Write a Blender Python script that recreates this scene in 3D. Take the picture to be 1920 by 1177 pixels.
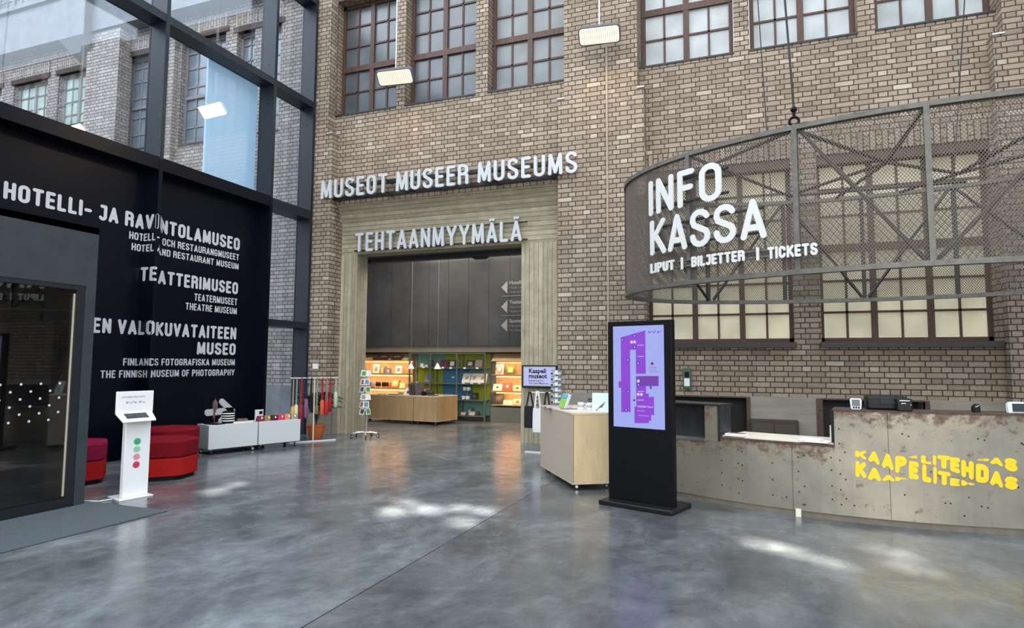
import bpy, bmesh, math, random
from mathutils import Matrix, Vector
import numpy as np

R = math.radians
for o in list(bpy.data.objects):
    bpy.data.objects.remove(o, do_unlink=True)
scn = bpy.context.scene
col = scn.collection

# ------------------------------------------------------------------ camera
cam_data = bpy.data.cameras.new('camera')
cam_data.sensor_fit = 'HORIZONTAL'
cam_data.sensor_width = 36.0
cam_data.lens = 1182.83 / 1920 * 36
cam_data.clip_end = 200
cam = bpy.data.objects.new('camera', cam_data)
col.objects.link(cam)
_y, _p, _r = 0.36288916, 0.07775216, 0.00543643
_f = Vector((-math.sin(_y) * math.cos(_p), math.cos(_y) * math.cos(_p), math.sin(_p)))
_rt = Vector((math.cos(_y), math.sin(_y), 0))
_u = _rt.cross(_f)
_r2 = _rt * math.cos(_r) + _u * math.sin(_r)
_u2 = -_rt * math.sin(_r) + _u * math.cos(_r)
cam.matrix_world = Matrix(((_r2.x, _u2.x, -_f.x, 0), (_r2.y, _u2.y, -_f.y, 0), (_r2.z, _u2.z, -_f.z, 1.5), (0, 0, 0, 1)))
scn.camera = cam

# ------------------------------------------------------------------ world, exposure
w = bpy.data.worlds.new('sky')
scn.world = w
w.use_nodes = True
nt = w.node_tree
bg = nt.nodes['Background']
tc = nt.nodes.new('ShaderNodeTexCoord')
sep = nt.nodes.new('ShaderNodeSeparateXYZ')
ramp = nt.nodes.new('ShaderNodeValToRGB')
mr = nt.nodes.new('ShaderNodeMapRange')
mr.inputs['From Min'].default_value = -0.15
mr.inputs['From Max'].default_value = 1.0
nt.links.new(tc.outputs['Generated'], sep.inputs[0])
nt.links.new(sep.outputs['Z'], mr.inputs['Value'])
nt.links.new(mr.outputs[0], ramp.inputs[0])
nt.links.new(ramp.outputs[0], bg.inputs['Color'])
e = ramp.color_ramp.elements
e[0].position = 0.0
e[0].color = (0.36, 0.36, 0.36, 1)
e[1].position = 1.0
e[1].color = (0.56, 0.75, 1.0, 1)
x = e.new(0.16); x.color = (0.52, 0.54, 0.57, 1)
x = e.new(0.45); x.color = (0.76, 0.87, 1.0, 1)
bg.inputs['Strength'].default_value = 1.75
scn.view_settings.view_transform = 'Standard'
scn.view_settings.look = 'None'
scn.view_settings.gamma = 1
scn.view_settings.use_curve_mapping = False
scn.view_settings.exposure = 0.0


def lamp(name, kind, loc, energy, color=(1, 1, 1), target=None, **kw):
    d = bpy.data.lights.new(name, kind)
    d.energy = energy
    d.color = color
    for k, v in kw.items():
        setattr(d, k, v)
    o = bpy.data.objects.new(name, d)
    o.location = loc
    if target is not None:
        o.rotation_euler = (Vector(target) - Vector(loc)).to_track_quat('-Z', 'Y').to_euler()
    col.objects.link(o)
    return o


# daylight falling through the glass roof of the courtyard
lamp('roof_daylight', 'AREA', (-2.0, 3.0, 13.5), 1350, (1.0, 0.97, 0.93), (-2.0, 6.0, 0), shape='RECTANGLE', size=14, size_y=12)
# unseen fill light added behind the viewer to brighten the fronts of things
lamp('added_rear_fill', 'AREA', (2.5, -8.8, 5.0), 1150, (1.0, 0.95, 0.86), (0.5, 8.0, 1.5), shape='RECTANGLE', size=9, size_y=6)
# open sky above the facade outside the glazing
lamp('facade_daylight', 'AREA', (-17.0, 2.0, 16.0), 2200, (0.82, 0.90, 1.0), (-15.0, 11.4, 8.0), shape='RECTANGLE', size=14, size_y=8)
# sunlight thrown back on to the floor by the panes behind the camera
SUN_SPOTS = [((-3.42, 5.66, 0), 0.040), ((-3.50, 6.10, 0), 0.036), ((-3.13, 5.87, 0), 0.042), ((-2.87, 6.05, 0), 0.034), ((-2.60, 6.05, 0), 0.034), ((-2.58, 5.54, 0), 0.038),
             ((0.08, 5.78, 0), 0.042), ((0.26, 5.70, 0), 0.036), ((0.53, 5.47, 0), 0.028), ((1.02, 5.93, 0), 0.036), ((1.08, 5.55, 0), 0.034),
             ((-5.86, 5.75, 0), 0.040), ((-5.95, 6.16, 0), 0.03)]

# ------------------------------------------------------------------ materials
def mat(name, color=(0.5, 0.5, 0.5), rough=0.5, metal=0.0, spec=0.5, emit=None, estr=0.0, alpha=None):
    m = bpy.data.materials.new(name)
    m.use_nodes = True
    b = m.node_tree.nodes['Principled BSDF']
    b.inputs['Base Color'].default_value = (*color, 1)
    b.inputs['Roughness'].default_value = rough
    b.inputs['Metallic'].default_value = metal
    b.inputs['Specular IOR Level'].default_value = spec
    if emit:
        b.inputs['Emission Color'].default_value = (*emit, 1)
        b.inputs['Emission Strength'].default_value = estr
    return m


def N(m, t):
    return m.node_tree.nodes.new(t)


def L(m, a, b):
    m.node_tree.links.new(a, b)


def noise(m, scale, detail=4, rough=0.6, vec=None, stretch=None, coord='Object'):
    n = N(m, 'ShaderNodeTexNoise')
    n.inputs['Scale'].default_value = scale
    n.inputs['Detail'].default_value = detail
    n.inputs['Roughness'].default_value = rough
    if vec is None:
        t = N(m, 'ShaderNodeTexCoord')
        vec = t.outputs[coord]
    if stretch:
        mp = N(m, 'ShaderNodeMapping')
        mp.inputs['Scale'].default_value = stretch
        L(m, vec, mp.inputs[0])
        vec = mp.outputs[0]
    L(m, vec, n.inputs['Vector'])
    return n.outputs['Fac']


def rampn(m, fac, stops):
    r = N(m, 'ShaderNodeValToRGB')
    L(m, fac, r.inputs[0])
    el = r.color_ramp.elements
    el[0].position, el[0].color = stops[0][0], (*stops[0][1], 1)
    el[1].position, el[1].color = stops[-1][0], (*stops[-1][1], 1)
    for p, c in stops[1:-1]:
        q = el.new(p)
        q.color = (*c, 1)
    return r.outputs[0]


def mixc(m, fac, a, b, mode='MIX'):
    n = N(m, 'ShaderNodeMix')
    n.data_type = 'RGBA'
    n.blend_type = mode
    for s, v in ((n.inputs[0], fac), (n.inputs[6], a), (n.inputs[7], b)):
        if isinstance(v, (int, float)):
            s.default_value = v
        elif isinstance(v, tuple):
            s.default_value = (*v, 1)
        else:
            L(m, v, s)
    return n.outputs[2]


def math_(m, op, a, b=None):
    n = N(m, 'ShaderNodeMath')
    n.operation = op
    for i, v in enumerate((a, b)):
        if v is None:
            continue
        if isinstance(v, (int, float)):
            n.inputs[i].default_value = v
        else:
            L(m, v, n.inputs[i])
    return n.outputs[0]


def bump(m, h, strength=0.3, dist=0.01):
    b = N(m, 'ShaderNodeBump')
    b.inputs['Strength'].default_value = strength
    b.inputs['Distance'].default_value = dist
    L(m, h, b.inputs['Height'])
    L(m, b.outputs[0], m.node_tree.nodes['Principled BSDF'].inputs['Normal'])


def base(m, out):
    L(m, out, m.node_tree.nodes['Principled BSDF'].inputs['Base Color'])


def brick_mat(name, c1, c2, cm, light=(0.62, 0.54, 0.43)):
    m = mat(name, rough=0.85, spec=0.25)
    uv = N(m, 'ShaderNodeUVMap')
    wob = noise(m, 9.0, 2, 0.5, uv.outputs[0])
    vm = N(m, 'ShaderNodeVectorMath'); vm.operation = 'MULTIPLY_ADD'
    cx = N(m, 'ShaderNodeCombineXYZ')
    off = math_(m, 'SUBTRACT', wob, 0.5)
    L(m, off, cx.inputs[0]); L(m, off, cx.inputs[1])
    vm.inputs[1].default_value = (0.010, 0.008, 0)
    L(m, cx.outputs[0], vm.inputs[0]); L(m, uv.outputs[0], vm.inputs[2])
    def bt(a, b, mo, ms):
        t = N(m, 'ShaderNodeTexBrick')
        t.offset = 0.5; t.offset_frequency = 2; t.squash = 0.5; t.squash_frequency = 2
        t.inputs['Scale'].default_value = 1
        t.inputs['Brick Width'].default_value = 0.272
        t.inputs['Row Height'].default_value = 0.0869
        t.inputs['Mortar Size'].default_value = 0.0088
        t.inputs['Mortar Smooth'].default_value = ms
        t.inputs['Color1'].default_value = (*a, 1)
        t.inputs['Color2'].default_value = (*b, 1)
        t.inputs['Mortar'].default_value = (*mo, 1)
        L(m, vm.outputs[0], t.inputs['Vector'])
        return t
    t1 = bt((0, 0, 0), (1, 1, 1), (0, 0, 0), 0.0)
    tone = rampn(m, t1.outputs['Color'], [(0.0, c1), (0.75, c2), (0.92, c2), (1.0, light)])
    n1 = noise(m, 28, 5, 0.65, uv.outputs[0])
    tone = mixc(m, 0.55, tone, rampn(m, n1, [(0.25, (0.55, 0.53, 0.5)), (0.7, (1.15, 1.12, 1.1))]), 'MULTIPLY')
    n2 = noise(m, 0.55, 4, 0.6, uv.outputs[0])
    tone = mixc(m, 0.8, tone, rampn(m, n2, [(0.3, (0.72, 0.7, 0.68)), (0.65, (1.12, 1.12, 1.12))]), 'MULTIPLY')
    t2 = bt((1, 1, 1), (1, 1, 1), (0, 0, 0), 0.35)
    colr = mixc(m, t2.outputs['Fac'], tone, cm)
    base(m, colr)
    hgt = math_(m, 'ADD', math_(m, 'MULTIPLY', math_(m, 'SUBTRACT', 1.0, t2.outputs['Fac']), 1.0), math_(m, 'MULTIPLY', n1, 0.5))
    bump(m, hgt, 0.75, 0.014)
    return m


def board_mat(name, vertical=True, c=(0.385, 0.35, 0.255)):
    """concrete cast against rough boards"""
    m = mat(name, rough=0.9, spec=0.2)
    uv = N(m, 'ShaderNodeUVMap')
    sx = N(m, 'ShaderNodeSeparateXYZ'); L(m, uv.outputs[0], sx.inputs[0])
    a = sx.outputs[0] if vertical else sx.outputs[1]
    b = sx.outputs[1] if vertical else sx.outputs[0]
    q = math_(m, 'DIVIDE', a, 0.092)
    fr = math_(m, 'FRACT', q); fl = math_(m, 'FLOOR', q)
    wn = N(m, 'ShaderNodeTexWhiteNoise'); wn.noise_dimensions = '1D'; L(m, fl, wn.inputs['W'])
    st = (14, 1.6, 1) if vertical else (1.6, 14, 1)
    n1 = noise(m, 1.0, 5, 0.65, uv.outputs[0], stretch=st)
    n2 = noise(m, 5.0, 4, 0.6, uv.outputs[0])
    edge = math_(m, 'ABSOLUTE', math_(m, 'SUBTRACT', fr, 0.5))
    groove = rampn(m, edge, [(0.40, (1, 1, 1)), (0.49, (0.45, 0.43, 0.4))])
    tone = rampn(m, n1, [(0.2, tuple(v * 0.72 for v in c)), (0.8, tuple(v * 1.25 for v in c))])
    tone = mixc(m, 0.7, tone, rampn(m, wn.outputs['Value'], [(0, (0.72, 0.71, 0.69)), (1, (1.2, 1.2, 1.17))]), 'MULTIPLY')
    tone = mixc(m, 0.5, tone, rampn(m, n2, [(0.3, (0.7, 0.7, 0.7)), (0.7, (1.2, 1.2, 1.2))]), 'MULTIPLY')
    base(m, mixc(m, 0.8, tone, groove, 'MULTIPLY'))
    hh = math_(m, 'ADD', math_(m, 'MULTIPLY', n1, 0.6), math_(m, 'MULTIPLY', wn.outputs['Value'], 0.7))
    hh = math_(m, 'SUBTRACT', hh, math_(m, 'MULTIPLY', math_(m, 'GREATER_THAN', edge, 0.45), 0.6))
    bump(m, hh, 0.8, 0.03)
    return m


def noisy(name, c, var=0.2, scale=20, rough=0.6, spec=0.4, metal=0.0, bmp=0.0, stretch=None):
    m = mat(name, c, rough, metal, spec)
    f = noise(m, scale, 4, 0.6, stretch=stretch)
    base(m, rampn(m, f, [(0.25, tuple(v * (1 - var) for v in c)), (0.75, tuple(min(1, v * (1 + var)) for v in c))]))
    if bmp:
        bump(m, f, bmp, 0.01)
    return m


M = {}
M['brick'] = brick_mat('weathered_grey_brick', (0.26, 0.214, 0.166), (0.37, 0.308, 0.24), (0.062, 0.043, 0.031), (0.50, 0.435, 0.36))
M['brick_ext'] = brick_mat('sooty_facade_brick', (0.36, 0.33, 0.31), (0.50, 0.46, 0.43), (0.10, 0.085, 0.078), (0.58, 0.55, 0.52))
M['board_v'] = board_mat('board_cast_concrete_upright', True)
M['board_h'] = board_mat('board_cast_concrete_lying', False)
M['plinth'] = noisy('plinth_concrete', (0.27, 0.245, 0.205), 0.22, 3.0, 0.9, 0.2, bmp=0.2, stretch=(0.5, 0.5, 3.0))
M['concrete'] = noisy('plain_concrete', (0.33, 0.31, 0.27), 0.3, 6, 0.9, 0.2, bmp=0.2)
M['ext_concrete'] = noisy('facade_concrete', (0.27, 0.275, 0.28), 0.2, 3, 0.9, 0.2)
M['black_wall'] = mat('black_satin_board', (0.002, 0.0035, 0.009), 0.3, 0, 0.22)
M['steel_dark'] = noisy('dark_painted_steel', (0.013, 0.018, 0.026), 0.15, 8, 0.42, 0.35)
M['steel_black'] = mat('black_steel', (0.010, 0.012, 0.015), 0.4)
M['slate_frame'] = noisy('slate_grey_sheet', (0.036, 0.045, 0.052), 0.2, 5, 0.45, 0.35)
M['wood_frame'] = noisy('brown_window_wood', (0.075, 0.038, 0.026), 0.3, 30, 0.55, stretch=(1, 1, 0.1))
M['frame_ext'] = noisy('weathered_grey_frame', (0.27, 0.255, 0.25), 0.2, 10, 0.6)
M['sill'] = mat('black_metal_sill', (0.014, 0.014, 0.016), 0.45)
M['ring_steel'] = noisy('raw_grey_steel', (0.13, 0.125, 0.11), 0.3, 14, 0.5, 0.4, 0.3)
M['mesh'] = mat('expanded_metal', (0.17, 0.14, 0.115), 0.6, 0.2)
M['rod'] = mat('dark_steel_rod', (0.03, 0.026, 0.025), 0.5, 0.2)
M['cable'] = mat('dark_cable', (0.015, 0.014, 0.014), 0.6)
M['chrome'] = mat('chrome', (0.72, 0.72, 0.72), 0.18, 1.0)
M['alu'] = mat('brushed_metal', (0.55, 0.55, 0.54), 0.35, 0.9)
M['rubber'] = mat('black_rubber', (0.012, 0.012, 0.012), 0.6)
M['letter'] = mat('white_sheet_letter', (0.50, 0.53, 0.54), 0.45)
M['letter_bright'] = mat('bright_white_letter', (0.62, 0.63, 0.61), 0.5)
M['letter_side'] = mat('letter_edge', (0.36, 0.36, 0.36), 0.5)
M['vinyl'] = mat('white_vinyl', (0.55, 0.57, 0.60), 0.55)
M['white'] = mat('white_laminate', (0.62, 0.65, 0.66), 0.35)
M['white_gloss'] = mat('white_gloss_sheet', (0.82, 0.83, 0.83), 0.22)
M['paper'] = mat('white_paper', (0.78, 0.78, 0.76), 0.8)
M['black'] = mat('matt_black', (0.004, 0.004, 0.005), 0.5, 0, 0.16)
M['black_plastic'] = mat('black_plastic', (0.009, 0.009, 0.010), 0.4, 0, 0.25)
M['grey_plastic'] = mat('grey_plastic', (0.10, 0.105, 0.11), 0.4)
M['red_top'] = noisy('crimson_felt', (0.17, 0.006, 0.014), 0.25, 160, 0.95, 0.1)
M['red_side'] = noisy('scarlet_felt', (0.36, 0.014, 0.012), 0.2, 160, 0.95, 0.1)
M['plum_top'] = noisy('plum_felt', (0.24, 0.010, 0.045), 0.25, 160, 0.95, 0.1)
M['terracotta'] = noisy('terracotta_plastic', (0.50, 0.13, 0.03), 0.1, 20, 0.5)
M['soil'] = noisy('soil', (0.03, 0.02, 0.014), 0.4, 80, 1.0)
M['leaf'] = noisy('dark_green_leaf', (0.018, 0.045, 0.022), 0.4, 12, 0.5)
M['mat_carpet'] = noisy('grey_ribbed_carpet', (0.090, 0.105, 0.115), 0.3, 90, 0.97, 0.1, bmp=0.4)
M['shop_wall'] = noisy('dark_grey_board', (0.062, 0.066, 0.074), 0.3, 1.2, 0.16, 1.0)
M['shop_band'] = noisy('grey_beige_paint', (0.20, 0.18, 0.14), 0.08, 3, 0.8)
M['shop_base'] = noisy('grey_panel', (0.18, 0.175, 0.15), 0.06, 3, 0.7)
M['teal'] = mat('teal_panel', (0.14, 0.30, 0.24), 0.6)
M['lime'] = mat('lime_panel', (0.26, 0.32, 0.012), 0.6)
M['blue'] = mat('blue_panel', (0.045, 0.20, 0.36), 0.6)
M['shelf_metal'] = mat('grey_green_shelf_metal', (0.16, 0.19, 0.17), 0.4, 0.4)
M['dim'] = mat('dim_shop_ceiling', (0.05, 0.048, 0.045), 0.8)
M['yellow'] = mat('yellow_paint', (0.88, 0.60, 0.012), 0.55)
M['cream'] = mat('cream_counter_top', (0.74, 0.68, 0.56), 0.5)
M['niche'] = mat('black_niche', (0.004, 0.004, 0.004), 0.6)
M['niche_frame'] = noisy('rusty_dark_frame', (0.075, 0.048, 0.036), 0.4, 20, 0.7)
M['green_frame'] = mat('green_frame', (0.03, 0.10, 0.07), 0.4)
M['mug'] = mat('white_glazed_ceramic', (0.8, 0.8, 0.78), 0.2)
M['led'] = mat('warm_led_strip', (1, 0.8, 0.5), 0.5, emit=(1.0, 0.62, 0.22), estr=4.0)
M['flood'] = mat('warm_flood_lens', (0.3, 0.25, 0.18), 0.5, emit=(1.0, 0.86, 0.62), estr=1.5)
M['cone_white'] = mat('white_lamp_shade', (0.8, 0.79, 0.76), 0.5)
M['screen_blue'] = mat('lavender_screen', (0.02, 0.02, 0.03), 0.2, emit=(0.36, 0.42, 0.86), estr=0.95)
M['screen_purple'] = mat('purple_map', (0.02, 0.02, 0.03), 0.2, emit=(0.30, 0.055, 0.72), estr=0.85)
M['screen_violet'] = mat('violet_map', (0.02, 0.02, 0.03), 0.2, emit=(0.20, 0.045, 0.48), estr=0.8)
M['screen_mark'] = mat('blue_map_mark', (0.02, 0.02, 0.03), 0.2, emit=(0.05, 0.03, 0.55), estr=0.8)
M['screen_ink'] = mat('dark_screen_ink', (0.01, 0.01, 0.02), 0.2, emit=(0.02, 0.02, 0.05), estr=0.3)
M['screen_white'] = mat('white_screen_mark', (0.02, 0.02, 0.03), 0.2, emit=(0.75, 0.7, 1.0), estr=0.9)
M['screen_red'] = mat('red_screen_mark', (0.02, 0.02, 0.03), 0.2, emit=(0.35, 0.01, 0.02), estr=0.7)
M['screen_off'] = mat('dark_glass_screen', (0.012, 0.014, 0.018), 0.15)


def color(name, c, rough=0.6, metal=0.0):
    k = 'c_' + name
    if k not in M:
        M[k] = mat(name, c, rough, metal)
    return M[k]


# polished concrete floor
m = mat('polished_concrete', rough=0.2, spec=0.5)
geo = N(m, 'ShaderNodeNewGeometry')
n1 = noise(m, 1.1, 9, 0.68, geo.outputs['Position'], stretch=(1.5, 1, 1))
for q_ in m.node_tree.nodes:
    if q_.type == 'TEX_NOISE': q_.inputs['Distortion'].default_value = 0.45
n2 = noise(m, 5.5, 6, 0.7, geo.outputs['Position'])
n3 = noise(m, 0.22, 3, 0.5, geo.outputs['Position'])
tone = rampn(m, n1, [(0.3, (0.062, 0.069, 0.074)), (0.5, (0.125, 0.136, 0.143)), (0.68, (0.215, 0.232, 0.243))])
tone = mixc(m, 0.6, tone, rampn(m, n2, [(0.3, (0.66, 0.66, 0.66)), (0.7, (1.25, 1.25, 1.25))]), 'MULTIPLY')
tone = mixc(m, 0.7, tone, rampn(m, n3, [(0.35, (0.75, 0.75, 0.77)), (0.65, (1.15, 1.15, 1.15))]), 'MULTIPLY')
sx = N(m, 'ShaderNodeSeparateXYZ'); L(m, geo.outputs['Position'], sx.inputs[0])
tone = mixc(m, math_(m, 'GREATER_THAN', sx.outputs[0], -2.42), tone, mixc(m, 1.0, tone, (0.80, 0.78, 0.75), 'MULTIPLY'))
jd = math_(m, 'ABSOLUTE', math_(m, 'ADD', sx.outputs[0], 2.42))
tone = mixc(m, math_(m, 'LESS_THAN', jd, 0.006), tone, (0.03, 0.03, 0.03))
base(m, tone)
L(m, rampn(m, n2, [(0.3, (0.13, 0.13, 0.13)), (0.75, (0.30, 0.30, 0.30))]), m.node_tree.nodes['Principled BSDF'].inputs['Roughness'])
bump(m, n2, 0.05, 0.01)
M['floor'] = m

# birch plywood
def ply(name, c):
    m = mat(name, rough=0.5, spec=0.35)
    f = noise(m, 2.2, 6, 0.65, stretch=(3.0, 3.0, 0.7))
    g = noise(m, 40, 3, 0.6, stretch=(2.5, 2.5, 0.4))
    t = rampn(m, f, [(0.3, tuple(v * 0.80 for v in c)), (0.6, c), (0.8, tuple(v * 1.12 for v in c))])
    base(m, mixc(m, 0.3, t, rampn(m, g, [(0.3, (0.8, 0.78, 0.75)), (0.7, (1.1, 1.1, 1.1))]), 'MULTIPLY'))
    return m


M['ply'] = ply('birch_plywood', (0.68, 0.51, 0.30))
M['ply_edge'] = ply('birch_plywood_edge', (0.70, 0.58, 0.42))
M['ply_shop'] = ply('warm_birch_plywood', (0.50, 0.34, 0.18))

# rusted steel of the desk
m = mat('rust_flecked_steel', rough=0.38, metal=0.45, spec=0.5)
uv = N(m, 'ShaderNodeUVMap')
n1 = noise(m, 1.3, 6, 0.6, uv.outputs[0])
n2 = noise(m, 9, 6, 0.7, uv.outputs[0])
n3 = noise(m, 30, 3, 0.6, uv.outputs[0])
tone = rampn(m, n1, [(0.3, (0.22, 0.20, 0.165)), (0.55, (0.33, 0.30, 0.235)), (0.75, (0.42, 0.375, 0.285))])
sx = N(m, 'ShaderNodeSeparateXYZ'); L(m, uv.outputs[0], sx.inputs[0])
top_d = N(m, 'ShaderNodeAttribute'); top_d.attribute_name = 'rim'
near = N(m, 'ShaderNodeMapRange'); near.inputs['From Min'].default_value = 0.0; near.inputs['From Max'].default_value = 0.22
near.inputs['To Min'].default_value = 0.22; near.inputs['To Max'].default_value = 0.02
L(m, top_d.outputs['Fac'], near.inputs['Value'])
spots = math_(m, 'ADD', n2, near.outputs[0])
rust = rampn(m, spots, [(0.60, (0, 0, 0)), (0.74, (0.85, 0.85, 0.85))])
tone = mixc(m, rust, tone, rampn(m, n3, [(0.3, (0.085, 0.045, 0.028)), (0.7, (0.24, 0.15, 0.095))]))
holes = N(m, 'ShaderNodeTexVoronoi'); holes.inputs['Scale'].default_value = 6.5
L(m, uv.outputs[0], holes.inputs['Vector'])
tone = mixc(m, math_(m, 'LESS_THAN', holes.outputs['Distance'], 0.06), tone, (0.02, 0.016, 0.014))
base(m, tone)
L(m, rampn(m, rust, [(0, (0.36, 0.36, 0.36)), (1, (0.8, 0.8, 0.8))]), m.node_tree.nodes['Principled BSDF'].inputs['Roughness'])
M['rust'] = m
M['steel_blue'] = noisy('blued_dark_steel', (0.045, 0.047, 0.052), 0.4, 5, 0.4, 0.5, 0.5)
M['kick'] = noisy('brown_grey_plinth', (0.16, 0.14, 0.11), 0.2, 10, 0.8)


def glass(name, tint, r0=0.05, pw=0.6):
    m = bpy.data.materials.new(name)
    m.use_nodes = True
    t = m.node_tree
    t.nodes.remove(t.nodes['Principled BSDF'])
    out = t.nodes['Material Output']
    tr = N(m, 'ShaderNodeBsdfTransparent'); tr.inputs[0].default_value = (*tint, 1)
    gl = N(m, 'ShaderNodeBsdfGlossy'); gl.inputs['Roughness'].default_value = 0.0
    lw = N(m, 'ShaderNodeLayerWeight'); lw.inputs[0].default_value = 0.5
    p = math_(m, 'POWER', lw.outputs['Facing'], 3.5)
    f = math_(m, 'ADD', math_(m, 'MULTIPLY', p, pw), r0)
    mx = N(m, 'ShaderNodeMixShader')
    L(m, f, mx.inputs[0]); L(m, tr.outputs[0], mx.inputs[1]); L(m, gl.outputs[0], mx.inputs[2])
    L(m, mx.outputs[0], out.inputs[0])
    return m


M['glass'] = glass('clear_glazing', (0.92, 0.95, 0.98), 0.14)
M['door_glass'] = glass('tinted_door_glass', (0.72, 0.69, 0.68), 0.06)
M['perspex'] = glass('clear_perspex', (0.9, 0.93, 0.95), 0.06)


def frost(name, c, rough=0.35, emit=None, estr=0.0, n=0.0):
    m = mat(name, c, rough, 0, 0.5, emit, estr)
    f = noise(m, 1.6, 3, 0.5)
    base(m, rampn(m, f, [(0.3, tuple(v * 0.8 for v in c)), (0.7, tuple(min(1, v * 1.2) for v in c))]))
    if emit:
        L(m, rampn(m, f, [(0.3, tuple(v * 0.7 for v in emit)), (0.7, emit)]), m.node_tree.nodes['Principled BSDF'].inputs['Emission Color'])
    return m


M['pane_dark'] = frost('frosted_pane_dark_tone', (0.085, 0.10, 0.11), 0.25)  # upper panes: sky reflection put into the colour, one tone per window
M['pane_mid'] = frost('frosted_pane_mid_tone', (0.17, 0.19, 0.20), 0.3)
M['pane_light'] = frost('frosted_pane_sky_glow', (0.36, 0.39, 0.40), 0.4, (0.55, 0.62, 0.66), 0.12)  # weak glow adds the brightness of reflected sky to these panes
M['pane_warm'] = frost('frosted_pane_over_a_lamplit_room', (0.38, 0.36, 0.27), 0.4, (0.90, 0.82, 0.54), 0.34)
M['pane_ext'] = frost('facade_window_pane', (0.20, 0.24, 0.27), 0.15)
M['pane_green'] = frost('lit_facade_window_pane', (0.35, 0.45, 0.40), 0.3, (0.62, 0.80, 0.72), 0.35)
M['pale_blue'] = mat('pale_blue_sheet', (0.42, 0.60, 0.74), 0.5, emit=(0.36, 0.55, 0.72), estr=0.5)  # glow stands in for daylight coming through the sheet

# ------------------------------------------------------------------ mesh builder
def uvof(n, c):
    ax = max(range(3), key=lambda i: abs(n[i]))
    if ax == 0:
        return (c[1], c[2])
    if ax == 1:
        return (c[0], c[2])
    return (c[0], c[1])


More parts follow.
